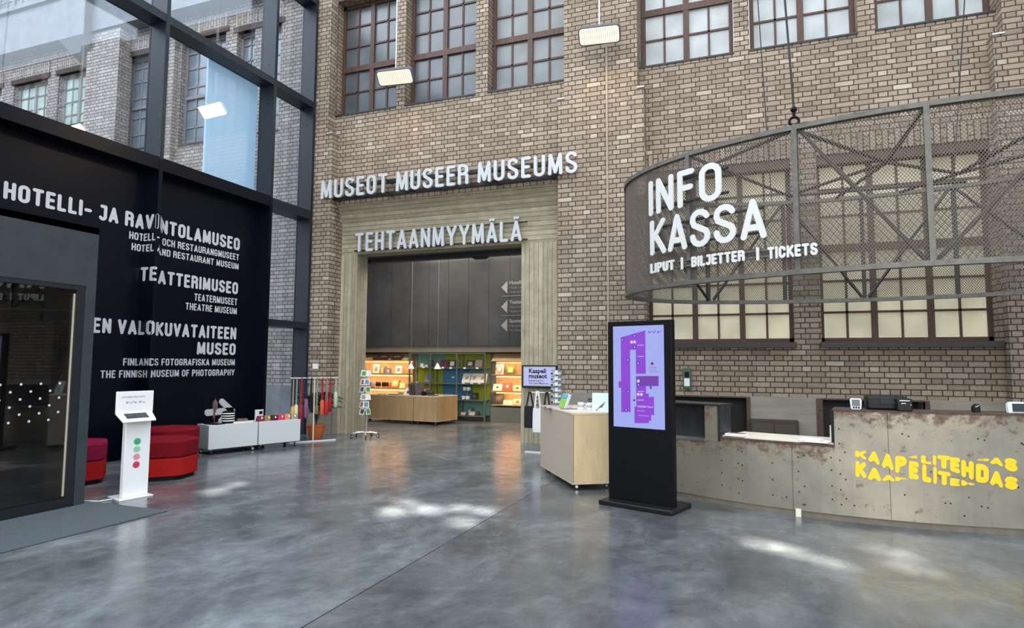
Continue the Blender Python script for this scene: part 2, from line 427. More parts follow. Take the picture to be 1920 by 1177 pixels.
class MB:
    def __init__(s, mtx=None):
        s.v = []; s.f = []; s.m = []; s.mtx = mtx; s.cuv = {}

    def add(s, vs, fs, mi=0, uvs=None):
        o = len(s.v)
        if s.mtx is not None:
            vs = [tuple(s.mtx @ Vector(p)) for p in vs]
        s.v += [tuple(p) for p in vs]
        for i, f in enumerate(fs):
            if uvs is not None:
                s.cuv[len(s.f)] = uvs[i]
            s.f.append(tuple(o + k for k in f)); s.m.append(mi)
        return s

    def box(s, x0, x1, y0, y1, z0, z1, mi=0):
        vs = [(x0, y0, z0), (x1, y0, z0), (x1, y1, z0), (x0, y1, z0), (x0, y0, z1), (x1, y0, z1), (x1, y1, z1), (x0, y1, z1)]
        return s.add(vs, [(0, 3, 2, 1), (4, 5, 6, 7), (0, 1, 5, 4), (1, 2, 6, 5), (2, 3, 7, 6), (3, 0, 4, 7)], mi)

    def tbox(s, mtx, sx, sy, sz, mi=0):
        """box of the given size standing on z=0, centred in x and y, moved by mtx"""
        vs = [tuple(mtx @ Vector(p)) for p in [(-sx/2, -sy/2, 0), (sx/2, -sy/2, 0), (sx/2, sy/2, 0), (-sx/2, sy/2, 0), (-sx/2, -sy/2, sz), (sx/2, -sy/2, sz), (sx/2, sy/2, sz), (-sx/2, sy/2, sz)]]
        return s.add(vs, [(0, 3, 2, 1), (4, 5, 6, 7), (0, 1, 5, 4), (1, 2, 6, 5), (2, 3, 7, 6), (3, 0, 4, 7)], mi)

    def cyl(s, p0, p1, r, n=12, r2=None, mi=0):
        p0 = Vector(p0); p1 = Vector(p1); r2 = r if r2 is None else r2
        d = (p1 - p0).normalized()
        a = d.orthogonal().normalized(); b = d.cross(a)
        vs = []
        for p, rr in ((p0, r), (p1, r2)):
            for k in range(n):
                t = 2 * math.pi * k / n
                vs.append(tuple(p + (a * math.cos(t) + b * math.sin(t)) * rr))
        fs = [(k, (k + 1) % n, n + (k + 1) % n, n + k) for k in range(n)]
        fs += [tuple(range(n - 1, -1, -1)), tuple(range(n, 2 * n))]
        return s.add(vs, fs, mi)

    def bar(s, p0, p1, w, h, up=(0, 0, 1), mi=0):
        p0 = Vector(p0); p1 = Vector(p1); d = (p1 - p0).normalized()
        a = Vector(up).cross(d)
        a = a.normalized() if a.length > 1e-4 else d.orthogonal().normalized()
        b = d.cross(a)
        vs = [tuple(p + a * (i * w / 2) + b * (j * h / 2)) for p in (p0, p1) for i, j in ((-1, -1), (1, -1), (1, 1), (-1, 1))]
        return s.add(vs, [(3, 2, 1, 0), (4, 5, 6, 7), (0, 1, 5, 4), (1, 2, 6, 5), (2, 3, 7, 6), (3, 0, 4, 7)], mi)

    def tube(s, path, r, n=8, mi=0, closed=False):
        P = [Vector(p) for p in path]; k = len(P)
        rings = []
        prev = None
        for i in range(k):
            if closed:
                d = (P[(i + 1) % k] - P[i - 1]).normalized()
            else:
                d = (P[min(i + 1, k - 1)] - P[max(i - 1, 0)]).normalized()
            a = d.orthogonal().normalized() if prev is None else (prev - d * prev.dot(d)).normalized()
            prev = a
            b = d.cross(a)
            rr = r(i / (k - 1)) if callable(r) else r
            rings.append([tuple(P[i] + (a * math.cos(2 * math.pi * j / n) + b * math.sin(2 * math.pi * j / n)) * rr) for j in range(n)])
        vs = [p for q in rings for p in q]
        fs = []
        for i in range(k if closed else k - 1):
            i2 = (i + 1) % k
            for j in range(n):
                fs.append((i * n + j, i * n + (j + 1) % n, i2 * n + (j + 1) % n, i2 * n + j))
        if not closed:
            fs += [tuple(range(n - 1, -1, -1)), tuple(range((k - 1) * n, k * n))]
        return s.add(vs, fs, mi)

    def lathe(s, prof, c=(0, 0, 0), n=24, mi=0):
        vs = []; fs = []
        for r, z in prof:
            for k in range(n):
                t = 2 * math.pi * k / n
                vs.append((c[0] + r * math.cos(t), c[1] + r * math.sin(t), c[2] + z))
        for i in range(len(prof) - 1):
            for k in range(n):
                fs.append((i * n + k, i * n + (k + 1) % n, (i + 1) * n + (k + 1) % n, (i + 1) * n + k))
        fs.append(tuple(range(n - 1, -1, -1)))
        fs.append(tuple(range((len(prof) - 1) * n, len(prof) * n)))
        return s.add(vs, fs, mi)

    def prism(s, poly, a0, a1, fn=None, mi=0):
        """polygon (u,v) extruded from depth a0 to a1; fn(u,v,a) -> point"""
        fn = fn or (lambda u, v, a: (u, v, a))
        n = len(poly)
        vs = [fn(u, v, a0) for u, v in poly] + [fn(u, v, a1) for u, v in poly]
        fs = [tuple(range(n - 1, -1, -1)), tuple(range(n, 2 * n))]
        fs += [(k, (k + 1) % n, n + (k + 1) % n, n + k) for k in range(n)]
        return s.add(vs, fs, mi)

    def sphere(s, c, r, n=12, k=8, sz=1.0, mi=0):
        prof = [(max(1e-4, r * math.sin(math.pi * i / k)), -r * sz * math.cos(math.pi * i / k)) for i in range(k + 1)]
        return s.lathe(prof, c, n, mi)

    def build(s, name, mats, parent=None, bevel=0.0, smooth=False, seg=2):
        if not isinstance(mats, (list, tuple)):
            mats = [mats]
        root = parent
        while root is not None and root.parent is not None:
            root = root.parent
        off = Vector(root['base']) if root is not None and 'base' in root.keys() else Vector((0, 0, 0))
        me = bpy.data.meshes.new(name)
        me.from_pydata([tuple(Vector(p) - off) for p in s.v], [], s.f)
        for q in mats:
            me.materials.append(q)
        me.polygons.foreach_set('material_index', s.m)
        uvl = me.uv_layers.new(name='UVMap')
        me.update()
        for p in me.polygons:
            cu = s.cuv.get(p.index)
            for j, li in enumerate(p.loop_indices):
                if cu is not None:
                    uvl.data[li].uv = cu[j]
                else:
                    c = s.v[me.loops[li].vertex_index]
                    uvl.data[li].uv = uvof(p.normal, c)
        if smooth:
            me.polygons.foreach_set('use_smooth', [True] * len(me.polygons))
            me.set_sharp_from_angle(angle=R(40))
        o = bpy.data.objects.new(name, me)
        col.objects.link(o)
        if parent is not None:
            o.parent = parent
        if bevel:
            bv = o.modifiers.new('edge', 'BEVEL')
            bv.width = bevel; bv.segments = seg; bv.limit_method = 'ANGLE'; bv.angle_limit = R(40)
            me.polygons.foreach_set('use_smooth', [True] * len(me.polygons))
            me.set_sharp_from_angle(angle=R(40))
        return o


def tag(o, label=None, cat=None, group=None, kind=None):
    if label: o['label'] = label
    if cat: o['category'] = cat
    if group: o['group'] = group
    if kind: o['kind'] = kind
    return o


def thing(name, label, cat, loc=(0, 0, 0), group=None, kind=None):
    o = bpy.data.objects.new(name, None)
    o.empty_display_size = 0.1
    o.location = loc
    o['base'] = [float(v) for v in loc]
    col.objects.link(o)
    return tag(o, label, cat, group, kind)


def struct(o):
    o['kind'] = 'structure'
    return o


def dup(root, loc, rotz, label, group=None):
    r = root.copy(); col.objects.link(r)
    r.location = loc; r.rotation_euler = (0, 0, rotz); r['label'] = label
    if group: r['group'] = group
    for ch in list(root.children):
        c = ch.copy(); col.objects.link(c); c.parent = r
        for g in list(ch.children):
            d = g.copy(); col.objects.link(d); d.parent = c
    return r


def rotz(x, y, a, z=0.0):
    return Matrix.Translation((x, y, z)) @ Matrix.Rotation(a, 4, 'Z')


# ------------------------------------------------------------------ stroke lettering (round-ended sign capitals)
def arc(cx, cy, rx, ry, a0, a1, n=8):
    return [(cx + rx * math.cos(R(a0 + (a1 - a0) * i / n)), cy + ry * math.sin(R(a0 + (a1 - a0) * i / n))) for i in range(n + 1)]


def glyphs(W):
    r = W / 2
    ry = min(0.24, r * 1.15)
    G = {}
    G['A'] = (W * 1.1, [([(0, 0), (W * .55, 1), (W * 1.1, 0)], 0), ([(W * .19, .25), (W * .91, .25)], 0)])
    G['B'] = (W, [([(0, 0), (0, 1), (r, 1)] + arc(r, .77, r, .23, 90, -90) + [(0, .54)], 0), ([(0, .54), (r, .54)] + arc(r, .27, r, .27, 90, -90) + [(0, 0)], 0)])
    G['C'] = (W, [(arc(r, 1 - ry, r, ry, 0, 180) + arc(r, ry, r, ry, 180, 360), 0)])
    G['D'] = (W, [([(0, 0), (0, 1), (r, 1)] + arc(r, 1 - ry, r, ry, 90, 0)[1:] + arc(r, ry, r, ry, 0, -90) + [(0, 0)], 0)])
    G['E'] = (W * .8, [([(W * .8, 1), (0, 1), (0, 0), (W * .8, 0)], 0), ([(0, .52), (W * .7, .52)], 0)])
    G['F'] = (W * .8, [([(W * .8, 1), (0, 1), (0, 0)], 0), ([(0, .52), (W * .7, .52)], 0)])
    G['G'] = (W, [(arc(r, 1 - ry, r, ry, 0, 180) + arc(r, ry, r, ry, 180, 360) + [(W, .46), (r * 1.1, .46)], 0)])
    G['H'] = (W, [([(0, 0), (0, 1)], 0), ([(W, 0), (W, 1)], 0), ([(0, .5), (W, .5)], 0)])
    G['I'] = (0.0, [([(0, 0), (0, 1)], 0)])
    G['J'] = (W * .8, [([(W * .2, 1), (W * .8, 1), (W * .8, ry)] + arc(W * .4, ry, W * .4, ry, 0, -150)[1:], 0)])
    G['K'] = (W, [([(0, 0), (0, 1)], 0), ([(W, 1), (W * .06, .42)], 0), ([(W * .3, .57), (W * 1.05, 0)], 0)])
    G['L'] = (W * .75, [([(0, 1), (0, 0), (W * .75, 0)], 0)])
    G['M'] = (W * 1.35, [([(0, 0), (W * .08, 1), (W * .675, .08), (W * 1.27, 1), (W * 1.35, 0)], 0)])
    G['N'] = (W, [([(0, 0), (0, 1), (W, 0), (W, 1)], 0)])
    G['O'] = (W, [(arc(r, 1 - ry, r, ry, 0, 180) + arc(r, ry, r, ry, 180, 360), 1)])
    G['P'] = (W, [([(0, 0), (0, 1), (r, 1)] + arc(r, .74, r, .26, 90, -90) + [(0, .48)], 0)])
    G['R'] = (W, [([(0, 0), (0, 1), (r, 1)] + arc(r, .76, r, .24, 90, -90) + [(0, .52)], 0), ([(r, .52)] + arc(r, .40, r, .12, 90, 0)[1:] + [(W, 0)], 0)])
    G['S'] = (W, [(arc(r, 1 - ry, r, ry, 0, 180)[1:-1] + [(0, .74)] + [(W * .1, .61), (W * .5, .5), (W * .9, .39), (W, .27)] + arc(r, ry, r, ry, 0, -180), 0)])
    G['T'] = (W, [([(0, 1), (W, 1)], 0), ([(r, 1), (r, 0)], 0)])
    G['U'] = (W, [([(0, 1)] + arc(r, ry, r, ry, 180, 360) + [(W, 1)], 0)])
    G['V'] = (W * 1.05, [([(0, 1), (W * .525, 0), (W * 1.05, 1)], 0)])
    G['Y'] = (W * 1.1, [([(0, 1), (W * .55, .42), (W * 1.1, 1)], 0), ([(W * .55, .42), (W * .55, 0)], 0)])
    G['-'] = (W * .6, [([(0, .42), (W * .6, .42)], 0)])
    G['|'] = (0.0, [([(0, -.1), (0, 1.1)], 0)])
    G['>'] = (1.0, [([(0, .5), (1.0, .5)], 0), ([(.62, .98), (1.0, .5)], 0)])
    G['Ä'] = (W * 1.1, G['A'][1] + [([(W * .36, 1.24), (W * .361, 1.24)], 0), ([(W * .74, 1.24), (W * .741, 1.24)], 0)])
    return G


def ribbon(mb, pts, hw, fn, d, closed=False, sub=0.0, mi=0, mside=None):
    """a stroke of half width hw along pts; fn(x,y,depth) maps the letter plane into the scene"""
    P = []
    for p in pts:
        if not P or math.hypot(p[0] - P[-1][0], p[1] - P[-1][1]) > 1e-5:
            P.append(p)
    if closed and math.hypot(P[0][0] - P[-1][0], P[0][1] - P[-1][1]) < 1e-5:
        P.pop()
    if sub:
        Q = []
        k = len(P)
        for i in range(k if closed else k - 1):
            a = P[i]; b = P[(i + 1) % k]
            n = max(1, int(math.hypot(b[0] - a[0], b[1] - a[1]) / sub))
            Q += [(a[0] + (b[0] - a[0]) * j / n, a[1] + (b[1] - a[1]) * j / n) for j in range(n)]
        if not closed: Q.append(P[-1])
        P = Q
    n = len(P)
    Lf = []; Rt = []
    for i in range(n):
        a = P[i - 1] if (i > 0 or closed) else None
        b = P[(i + 1) % n] if (i < n - 1 or closed) else None
        d1 = d2 = None
        if a is not None:
            l = math.hypot(P[i][0] - a[0], P[i][1] - a[1]); d1 = ((P[i][0] - a[0]) / l, (P[i][1] - a[1]) / l)
        if b is not None:
            l = math.hypot(b[0] - P[i][0], b[1] - P[i][1]); d2 = ((b[0] - P[i][0]) / l, (b[1] - P[i][1]) / l)
        d1 = d1 or d2; d2 = d2 or d1
        nx, ny = -(d1[1] + d2[1]), d1[0] + d2[0]
        l = math.hypot(nx, ny)
        if l < 0.2:
            nx, ny, sc = -d1[1], d1[0], 1.0
        else:
            nx /= l; ny /= l
            sc = min(1.9, 1 / max(0.3, nx * -d1[1] + ny * d1[0]))
        Lf.append((P[i][0] + nx * hw * sc, P[i][1] + ny * hw * sc)); Rt.append((P[i][0] - nx * hw * sc, P[i][1] - ny * hw * sc))
    ms = mi if mside is None else mside
    vs = [fn(x, y, 0) for x, y in Lf] + [fn(x, y, 0) for x, y in Rt] + [fn(x, y, d) for x, y in Lf] + [fn(x, y, d) for x, y in Rt]
    m = n if closed else n - 1
    front = []; side = []
    for i in range(m):
        j = (i + 1) % n
        front.append((i, n + i, n + j, j))
        side += [(i, j, 2 * n + j, 2 * n + i), (n + j, n + i, 3 * n + i, 3 * n + j), (2 * n + i, 2 * n + j, 3 * n + j, 3 * n + i)]
    mb.add(vs, front, mi); o = len(mb.v) - len(vs)
    for f in (side if d else []):
        mb.f.append(tuple(o + k for k in f)); mb.m.append(ms)
    if not closed:
        for e, sgn in ((0, 1), (n - 1, -1)):
            c = P[e]; s0 = Lf[e]; ang = math.atan2(s0[1] - c[1], s0[0] - c[0])
            k = 8
            fan = [(c[0] + hw * math.cos(ang + sgn * math.pi * i / k), c[1] + hw * math.sin(ang + sgn * math.pi * i / k)) for i in range(k + 1)]
            vs = [fn(x, y, 0) for x, y in fan] + [fn(x, y, d) for x, y in fan]
            mb.add(vs, [tuple(range(k + 1)) if sgn > 0 else tuple(range(k, -1, -1))], mi)
            o = len(mb.v) - len(vs)
            for i in range(k if d else 0):
                mb.f.append((o + i, o + i + 1, o + k + 2 + i, o + k + 1 + i)); mb.m.append(ms)


def layout(text, W=0.34, wt=0.17, gap=0.11, space=0.30):
    """-> list of (char, x0, strokes), total width; cap height 1"""
    G = glyphs(W); x = 0; out = []
    for ch in text:
        if ch == ' ':
            x += space; continue
        gw, st = G[ch]
        out.append((ch, x + wt / 2, st)); x += gw + wt + gap
    return out, x - gap


def split_corners(pts):
    """break a stroke at its sharp corners, so each corner gets a round end"""
    out = [[pts[0]]]
    for i in range(1, len(pts)):
        out[-1].append(pts[i])
        if i < len(pts) - 1:
            a = math.atan2(pts[i][1] - pts[i - 1][1], pts[i][0] - pts[i - 1][0]); b = math.atan2(pts[i + 1][1] - pts[i][1], pts[i + 1][0] - pts[i][0])
            if abs((b - a + math.pi) % (2 * math.pi) - math.pi) > R(48): out.append([pts[i]])
    return [o for o in out if len(o) > 1]


def letter_into(mb, st, x0, wt, fn, d, sub=0.0, mi=0, mside=None, eps=0.0006):
    hw = wt / 2
    k = 0
    for pts, closed in st:
        q = [(x0 + x, hw + y * (1 - wt)) for x, y in pts]
        for piece in ([q] if closed else split_corners(q)):
            ribbon(mb, piece, hw, lambda x, y, a, k=k: fn(x, y, a + k * eps), d, bool(closed), sub, mi, mside)
            k += 1


def flat_text(mb, body, size, fn, d=0.002, align='LEFT', fat=0.0, mi=0):
    """small printed text from Blender's built-in face, mapped through fn(x,y,depth)"""
    cu = bpy.data.curves.new('print', 'FONT')
    cu.body = body; cu.size = size; cu.align_x = align; cu.offset = fat; cu.resolution_u = 2
    ob = bpy.data.objects.new('print', cu)
    col.objects.link(ob)
    dg = bpy.context.evaluated_depsgraph_get()
    me = bpy.data.meshes.new_from_object(ob.evaluated_get(dg))
    vs = [fn(v.co.x, v.co.y, d) for v in me.vertices]
    fs = [tuple(p.vertices) for p in me.polygons]
    bpy.data.objects.remove(ob, do_unlink=True)
    mb.add(vs, fs, mi)

# ================================================================== THE SETTING
YW, YP, YC, YF = 11.15, 10.92, 11.35, 11.39
XF, XG, XP = -8.72, -9.05, -9.0

mb = MB(); mb.box(-32, 13, -9, 16.2, -0.3, 0.0)
struct(mb.build('floor', M['floor']))


def grid_wall(mb, x0, x1, z0, z1, holes, yf, yb, zc=None, top=True):
    """wall facing -Y with rectangular holes (hx0,hx1,hz0,hz1); faces below zc get material 1"""
    xs = sorted({x0, x1, *[h[0] for h in holes], *[h[1] for h in holes]})
    zs = sorted({z0, z1, *( [zc] if zc else []), *[h[2] for h in holes], *[h[3] for h in holes]})
    xs = [v for v in xs if x0 <= v <= x1]; zs = [v for v in zs if z0 <= v <= z1]
    def hole(i, k):
        if i < 0 or k < 0 or i >= len(xs) - 1 or k >= len(zs) - 1: return True
        cx = (xs[i] + xs[i + 1]) / 2; cz = (zs[k] + zs[k + 1]) / 2
        return any(h[0] < cx < h[1] and h[2] < cz < h[3] for h in holes)
    for i in range(len(xs) - 1):
        for k in range(len(zs) - 1):
            if hole(i, k): continue
            a, b, c, d = xs[i], xs[i + 1], zs[k], zs[k + 1]
            mi = 1 if zc and d <= zc + 1e-6 else 0
            mb.add([(a, yf, c), (b, yf, c), (b, yf, d), (a, yf, d)], [(0, 1, 2, 3)], mi)
            mb.add([(a, yb, c), (b, yb, c), (b, yb, d), (a, yb, d)], [(3, 2, 1, 0)], mi)
            if hole(i - 1, k): mb.add([(a, yf, c), (a, yf, d), (a, yb, d), (a, yb, c)], [(0, 1, 2, 3)], mi)
            if hole(i + 1, k): mb.add([(b, yf, c), (b, yb, c), (b, yb, d), (b, yf, d)], [(0, 1, 2, 3)], mi)
            if hole(i, k - 1): mb.add([(a, yf, c), (a, yb, c), (b, yb, c), (b, yf, c)], [(0, 1, 2, 3)], mi)
            if hole(i, k + 1): mb.add([(a, yf, d), (b, yf, d), (b, yb, d), (a, yb, d)], [(0, 1, 2, 3)], mi)


ZTOP = 9.75
UZ0, UZ1 = 6.83, 9.46
W_L = [(-8.42, -6.86), (-6.66, -5.04), (-4.78, -3.16)]
W_R = [(-1.79, -0.17), (0.08, 1.72), (1.97, 3.57)]
G_R = [(-1.70, 0.66), (1.05, 3.40)]
GZ0, GZ1 = 1.86, 4.90
holes = [(a, b, UZ0, UZ1) for a, b in W_L + W_R] + [(a, b, GZ0, GZ1) for a, b in G_R] + [(-8.27, -3.2, 0, 4.87)]
niches = [(-1.9, -0.10, 0.0, 0.95), (1.03, 2.42, 0.0, 0.95)]
wall = MB()
grid_wall(wall, -8.60, 13.0, 0, ZTOP, holes + niches, YW, 11.62, 0.98)
struct(wall.build('wall_back', [M['brick'], M['plinth']]))

def pilaster(name, xl, xr, xlu, xru):
    mb = MB()
    mb.box(xl, xr, YP, YW + 0.01, 0, 0.98, 1)
    mb.box(xl, xr, YP, YW + 0.01, 0.98, 6.38)
    mb.box(xlu, xru, YP, YW + 0.01, 6.38, ZTOP)
    return struct(mb.build(name, [M['brick'], M['plinth']]))

pilaster('wall_pier_left', -9.06, -8.27, -9.06, -8.39)
pilaster('wall_pier_middle', -3.26, -1.68, -3.14, -1.79)
pilaster('wall_pier_right', 3.44, 6.6, 3.57, 6.5)
mb = MB()
for a, b in ((-8.41, -8.26), (-3.27, -3.13), (-1.80, -1.67), (3.43, 3.58)):
    mb.box(a, b, YP - 0.02, YW, 6.375, 6.40)
struct(mb.build('trim_1', M['alu']))

# concrete doorway: two jambs, a deep lintel that slopes forward to the brick above
mb = MB()
mb.box(-8.30, -7.87, YC, 11.75, 0, 3.81)
mb.box(-4.12, -3.18, YC, 11.75, 0, 3.81)
struct(mb.build('wall_doorway_jambs', M['board_v']))
mb = MB()
mb.add([(-8.30, YC, 3.81), (-3.18, YC, 3.81), (-3.18, YC, 4.50), (-8.30, YC, 4.50), (-3.18, YW + .01, 4.87), (-8.30, YW + .01, 4.87),
        (-8.30, 11.75, 3.81), (-3.18, 11.75, 3.81), (-3.18, 11.75, 4.87), (-8.30, 11.75, 4.87)],
       [(0, 1, 2, 3), (3, 2, 4, 5), (6, 7, 1, 0), (7, 6, 9, 8), (5, 4, 8, 9)], 0,
       [[(-8.3, 3.81), (-3.18, 3.81), (-3.18, 4.5), (-8.3, 4.5)], [(-8.3, 4.5), (-3.18, 4.5), (-3.18, 4.92), (-8.3, 4.92)],
        [(-8.3, 4.21), (-3.18, 4.21), (-3.18, 3.81), (-8.3, 3.81)], [(0, 0)] * 4, [(0, 0)] * 4])
struct(mb.build('wall_doorway_lintel', M['board_h']))
mb = MB()
mb.box(-8.0, -4.0, 11.76, 11.84, 3.78, 4.25); mb.box(-8.0, -4.0, 11.84, 12.0, 3.70, 4.25, 1)
struct(mb.build('trim_2', [M['slate_frame'], M['steel_black']]))
mb = MB(); mb.prism([(-5.42, 3.70), (-5.06, 3.70), (-5.12, 3.655), (-5.36, 3.655)], 11.85, 11.97, lambda u, v, a: (u, a, v))
tag(mb.build('door_sensor', M['black_plastic']), 'small black door sensor under the dark header of the shop doorway', 'sensor')
mb = MB(); mb.box(-7.985, -7.955, 11.74, 11.80, 0, 3.78)
struct(mb.build('trim_3', M['white']))


def window(n, x0, x1, z0, z1, nsash, rows, transom, pane, y=YF, border=0.07, gap=0.10, sill=None, fm=None):
    """rows: z of the bars between panes; transom: (z0,z1)"""
    root = thing('window_%d' % n, None, None, ((x0 + x1) / 2, y, z0), kind='structure')
    f = MB(); d0, d1 = y, y + 0.07
    f.box(x0, x0 + border, d0, d1, z0, z1); f.box(x1 - border, x1, d0, d1, z0, z1)
    f.box(x0, x1, d0, d1, z0, z0 + 0.075); f.box(x0, x1, d0, d1, z1 - 0.08, z1)
    if transom: f.box(x0, x1, d0 - 0.01, d1, *transom)
    sw = (x1 - x0 - 2 * border - (nsash - 1) * gap) / nsash
    for k in range(nsash):
        a = x0 + border + k * (sw + gap)
        if k: f.box(a - gap, a, d0 - 0.005, d1, z0, z1)
        f.box(a + sw / 2 - 0.017, a + sw / 2 + 0.017, d0 + 0.02, d1, z0, z1)
    for z in rows:
        f.box(x0 + border, x1 - border, d0 + 0.02, d1, z - 0.018, z + 0.018)
    f.build('window_frame', M[fm or 'wood_frame'], root)
    p = MB(); p.box(x0 + 0.02, x1 - 0.02, y + 0.045, y + 0.06, z0 + 0.02, z1 - 0.02)
    p.build('window_pane', pane, root)
    if sill:
        s = MB(); s.box(*sill); s.build('window_sill', M['sill'], root)
    return root


wz = [7.45, 8.49, 8.96]
for k, ((a, b), pm) in enumerate(zip(W_L + W_R, ['pane_dark', 'pane_dark', 'pane_mid', 'pane_light', 'pane_light', 'pane_light'])):
    window(k + 1, a + 0.01, b - 0.01, UZ0 + 0.07, UZ1, 2, wz, (7.91, 8.03), M[pm], sill=(a, b, YW - 0.02, YF + 0.05, UZ0 + 0.0, UZ0 + 0.03))
gz = [2.35, 2.86, 3.93, 4.38]
for k, (a, b) in enumerate(G_R):
    window(7 + k, a + 0.005, b - 0.005, GZ0, GZ1 - 0.06, 3, gz, (3.33, 3.46), M['pane_warm'], border=0.06, gap=0.09,
           sill=(a - 0.02, b + 0.02, YW - 0.10, YF, GZ0 - 0.085, GZ0))
# dark lintel above and black openings behind the desk
mb = MB()
for a, b in G_R: mb.box(a, b, YW + 0.02, YW + 0.12, GZ1 - 0.16, GZ1)
struct(mb.build('trim_4', M['niche_frame']))
mb = MB()
for a, b, c, d in niches: mb.box(a - 0.05, b + 0.05, 11.60, 11.66, c, d + 0.1)
struct(mb.build('wall_niche_back', M['niche']))
mb = MB()
for a, b, c, d in niches:
    mb.box(b, b + 0.06, YW - 0.02, YW + 0.1, 0, d + 0.02); mb.box(a - 0.09, a, YW - 0.02, YW + 0.1, 0, d + 0.02); mb.box(a, b, YW - 0.02, YW + 0.05, d, d + 0.025)
struct(mb.build('trim_5', M['niche_frame']))

# ---- courtyard glazing on the left: black panelled base, steel posts and rails, tall panes
MUL = [(2.23, 2.30), (4.70, 4.77), (7.17, 7.24), (9.64, 9.71), (10.84, 10.915)]
Z1a, Z1b, Z2a, Z2b = 4.53, 4.735, 6.97, 7.10
panel = MB()
panel.box(-9.10, XP, -3.0, 9.66, 0, Z1a + 0.1)
struct(panel.build('wall_left', M['black_wall']))
for i, (a, b) in enumerate(MUL):
    mb = MB()
    mb.box(XG - 0.03, XF, a, b, Z1b - 0.02 if i < 4 else 0, ZTOP)
    if i < 4: mb.box(XG - 0.03, XF, a, b, 0, Z1b - 0.02, 1)
    if i >= 3:
        for z in (1.3, 2.1, 4.3, 4.9, 6.6, 7.4):
            mb.cyl((XG + 0.17, a - 0.004, z), (XG + 0.17, a, z), 0.012, 8, mi=1)
    struct(mb.build('trim_%d' % (10 + i), [M['steel_dark'], M['black_wall']]))
mb = MB()
mb.box(XG - 0.03, XF - 0.006, -3.0, 9.65, Z1a, Z1b, 1)
mb.box(XG - 0.03, XF - 0.006, -3.0, 10.9, Z2a, Z2b)
mb.box(XG - 0.03, XF - 0.006, 9.70, 10.9, Z1a, Z1b - 0.02)
mb.box(XG - 0.03, XF - 0.006, 9.70, 10.9, 2.20, 2.33)
mb.box(XG - 0.03, XF - 0.006, -3.0, 10.9, 9.30, 9.44)
struct(mb.build('trim_20', [M['steel_dark'], M['black_wall']]))
bays = [(-3.0, 2.23), (2.30, 4.70), (4.77, 7.17), (7.24, 9.64)]
k = 20
for a, b in bays:
    for z0, z1 in ((Z1b, Z2a), (Z2b, 9.3), (9.44, ZTOP)):
        k += 1
        mb = MB(); mb.box(XG - 0.01, XG + 0.01, a, b, z0, z1)
        struct(mb.build('window_%d' % k, M['glass']))
for z0, z1 in ((0, 2.20), (2.33, Z1a), (Z1b - .02, Z2a), (Z2b, 9.3), (9.44, ZTOP)):
    k += 1
    mb = MB(); mb.box(XG - 0.01, XG + 0.01, 9.71, 10.84, z0, z1)
    struct(mb.build('window_%d' % k, M['glass']))
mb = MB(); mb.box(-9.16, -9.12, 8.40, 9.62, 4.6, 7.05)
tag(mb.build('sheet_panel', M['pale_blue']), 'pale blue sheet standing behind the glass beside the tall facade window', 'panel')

# ---- brick facade of the courtyard seen through the panes
ext_h = [(-10.75, -10.16, 6.87, 9.45), (-11.50, -10.95, 6.87, 9.45), (-13.28, -11.85, 6.87, 9.55), (-15.20, -13.80, 6.95, 9.45), (-17.85, -16.55, 7.92, 9.42), (-19.75, -18.30, 7.92, 9.42), (-21.9, -20.3, 7.92, 9.42)]
ext_up = [(-19.0, -17.6, 11.75, 13.6), (-21.0, -19.6, 11.75, 13.6), (-16.6, -15.4, 11.75, 13.6), (-14.6, -13.2, 11.75, 13.6)]
mb = MB()
grid_wall(mb, -27, -9.1, 0, 14, ext_h + ext_up, 11.4, 11.85, 0.98)
mb.box(-16.25, -15.06, 11.05, 11.42, 0, 10.1)
mb.box(-13.80, -13.36, 11.25, 11.42, 0, 10.1)
struct(mb.build('wall_facade', [M['brick_ext'], M['ext_concrete']]))
mb = MB()
mb.box(-27, -9.1, 11.0, 11.45, 10.15, 11.30); mb.box(-27, -9.1, 10.9, 11.45, 11.30, 11.42)
mb.add([(-16.95, 10.75, 9.95), (-16.0, 10.75, 9.95), (-16.0, 10.75, 11.3), (-16.95, 10.75, 11.3), (-16.7, 11.3, 9.4), (-16.2, 11.3, 9.4), (-16.0, 11.3, 11.3), (-16.95, 11.3, 11.3)],
       [(0, 1, 2, 3), (4, 5, 1, 0), (5, 6, 2, 1), (7, 4, 0, 3), (3, 2, 6, 7)])
struct(mb.build('trim_30', M['ext_concrete']))
def soldier(mb, a, b, z0, z1, y0, y1):
    """a row of bricks standing on end"""
    vs = [(a, y0, z0), (b, y0, z0), (b, y0, z1), (a, y0, z1), (a, y1, z0), (b, y1, z0), (b, y1, z1), (a, y1, z1)]
    mb.add(vs, [(0, 1, 2, 3), (4, 5, 1, 0), (3, 2, 6, 7), (0, 3, 7, 4), (1, 5, 6, 2)], 0, [[(0.01, a), (0.01, b), (0.262, b), (0.262, a)]] + [[(0.01, a), (0.01, b), (0.05, b), (0.05, a)]] * 2 + [[(0.01, 0.01), (0.262, 0.01), (0.262, 0.07), (0.01, 0.07)]] * 2)
mb = MB()
for a, b, c, d in ext_h: soldier(mb, a - 0.06, b + 0.06, d + 0.14, d + 0.46, 11.385, 11.45)
struct(mb.build('trim_31', M['brick_ext']))
mb = MB()
for a, b in G_R: soldier(mb, a - 0.02, b + 0.02, GZ1, GZ1 + 0.30, YW - 0.008, YW + 0.05)
struct(mb.build('trim_32', M['brick']))
mb = MB()
for a, b, c, d in ext_h: mb.box(a - 0.1, b + 0.1, 11.37, 11.5, d, d + 0.14)
struct(mb.build('trim_33', M['niche_frame']))
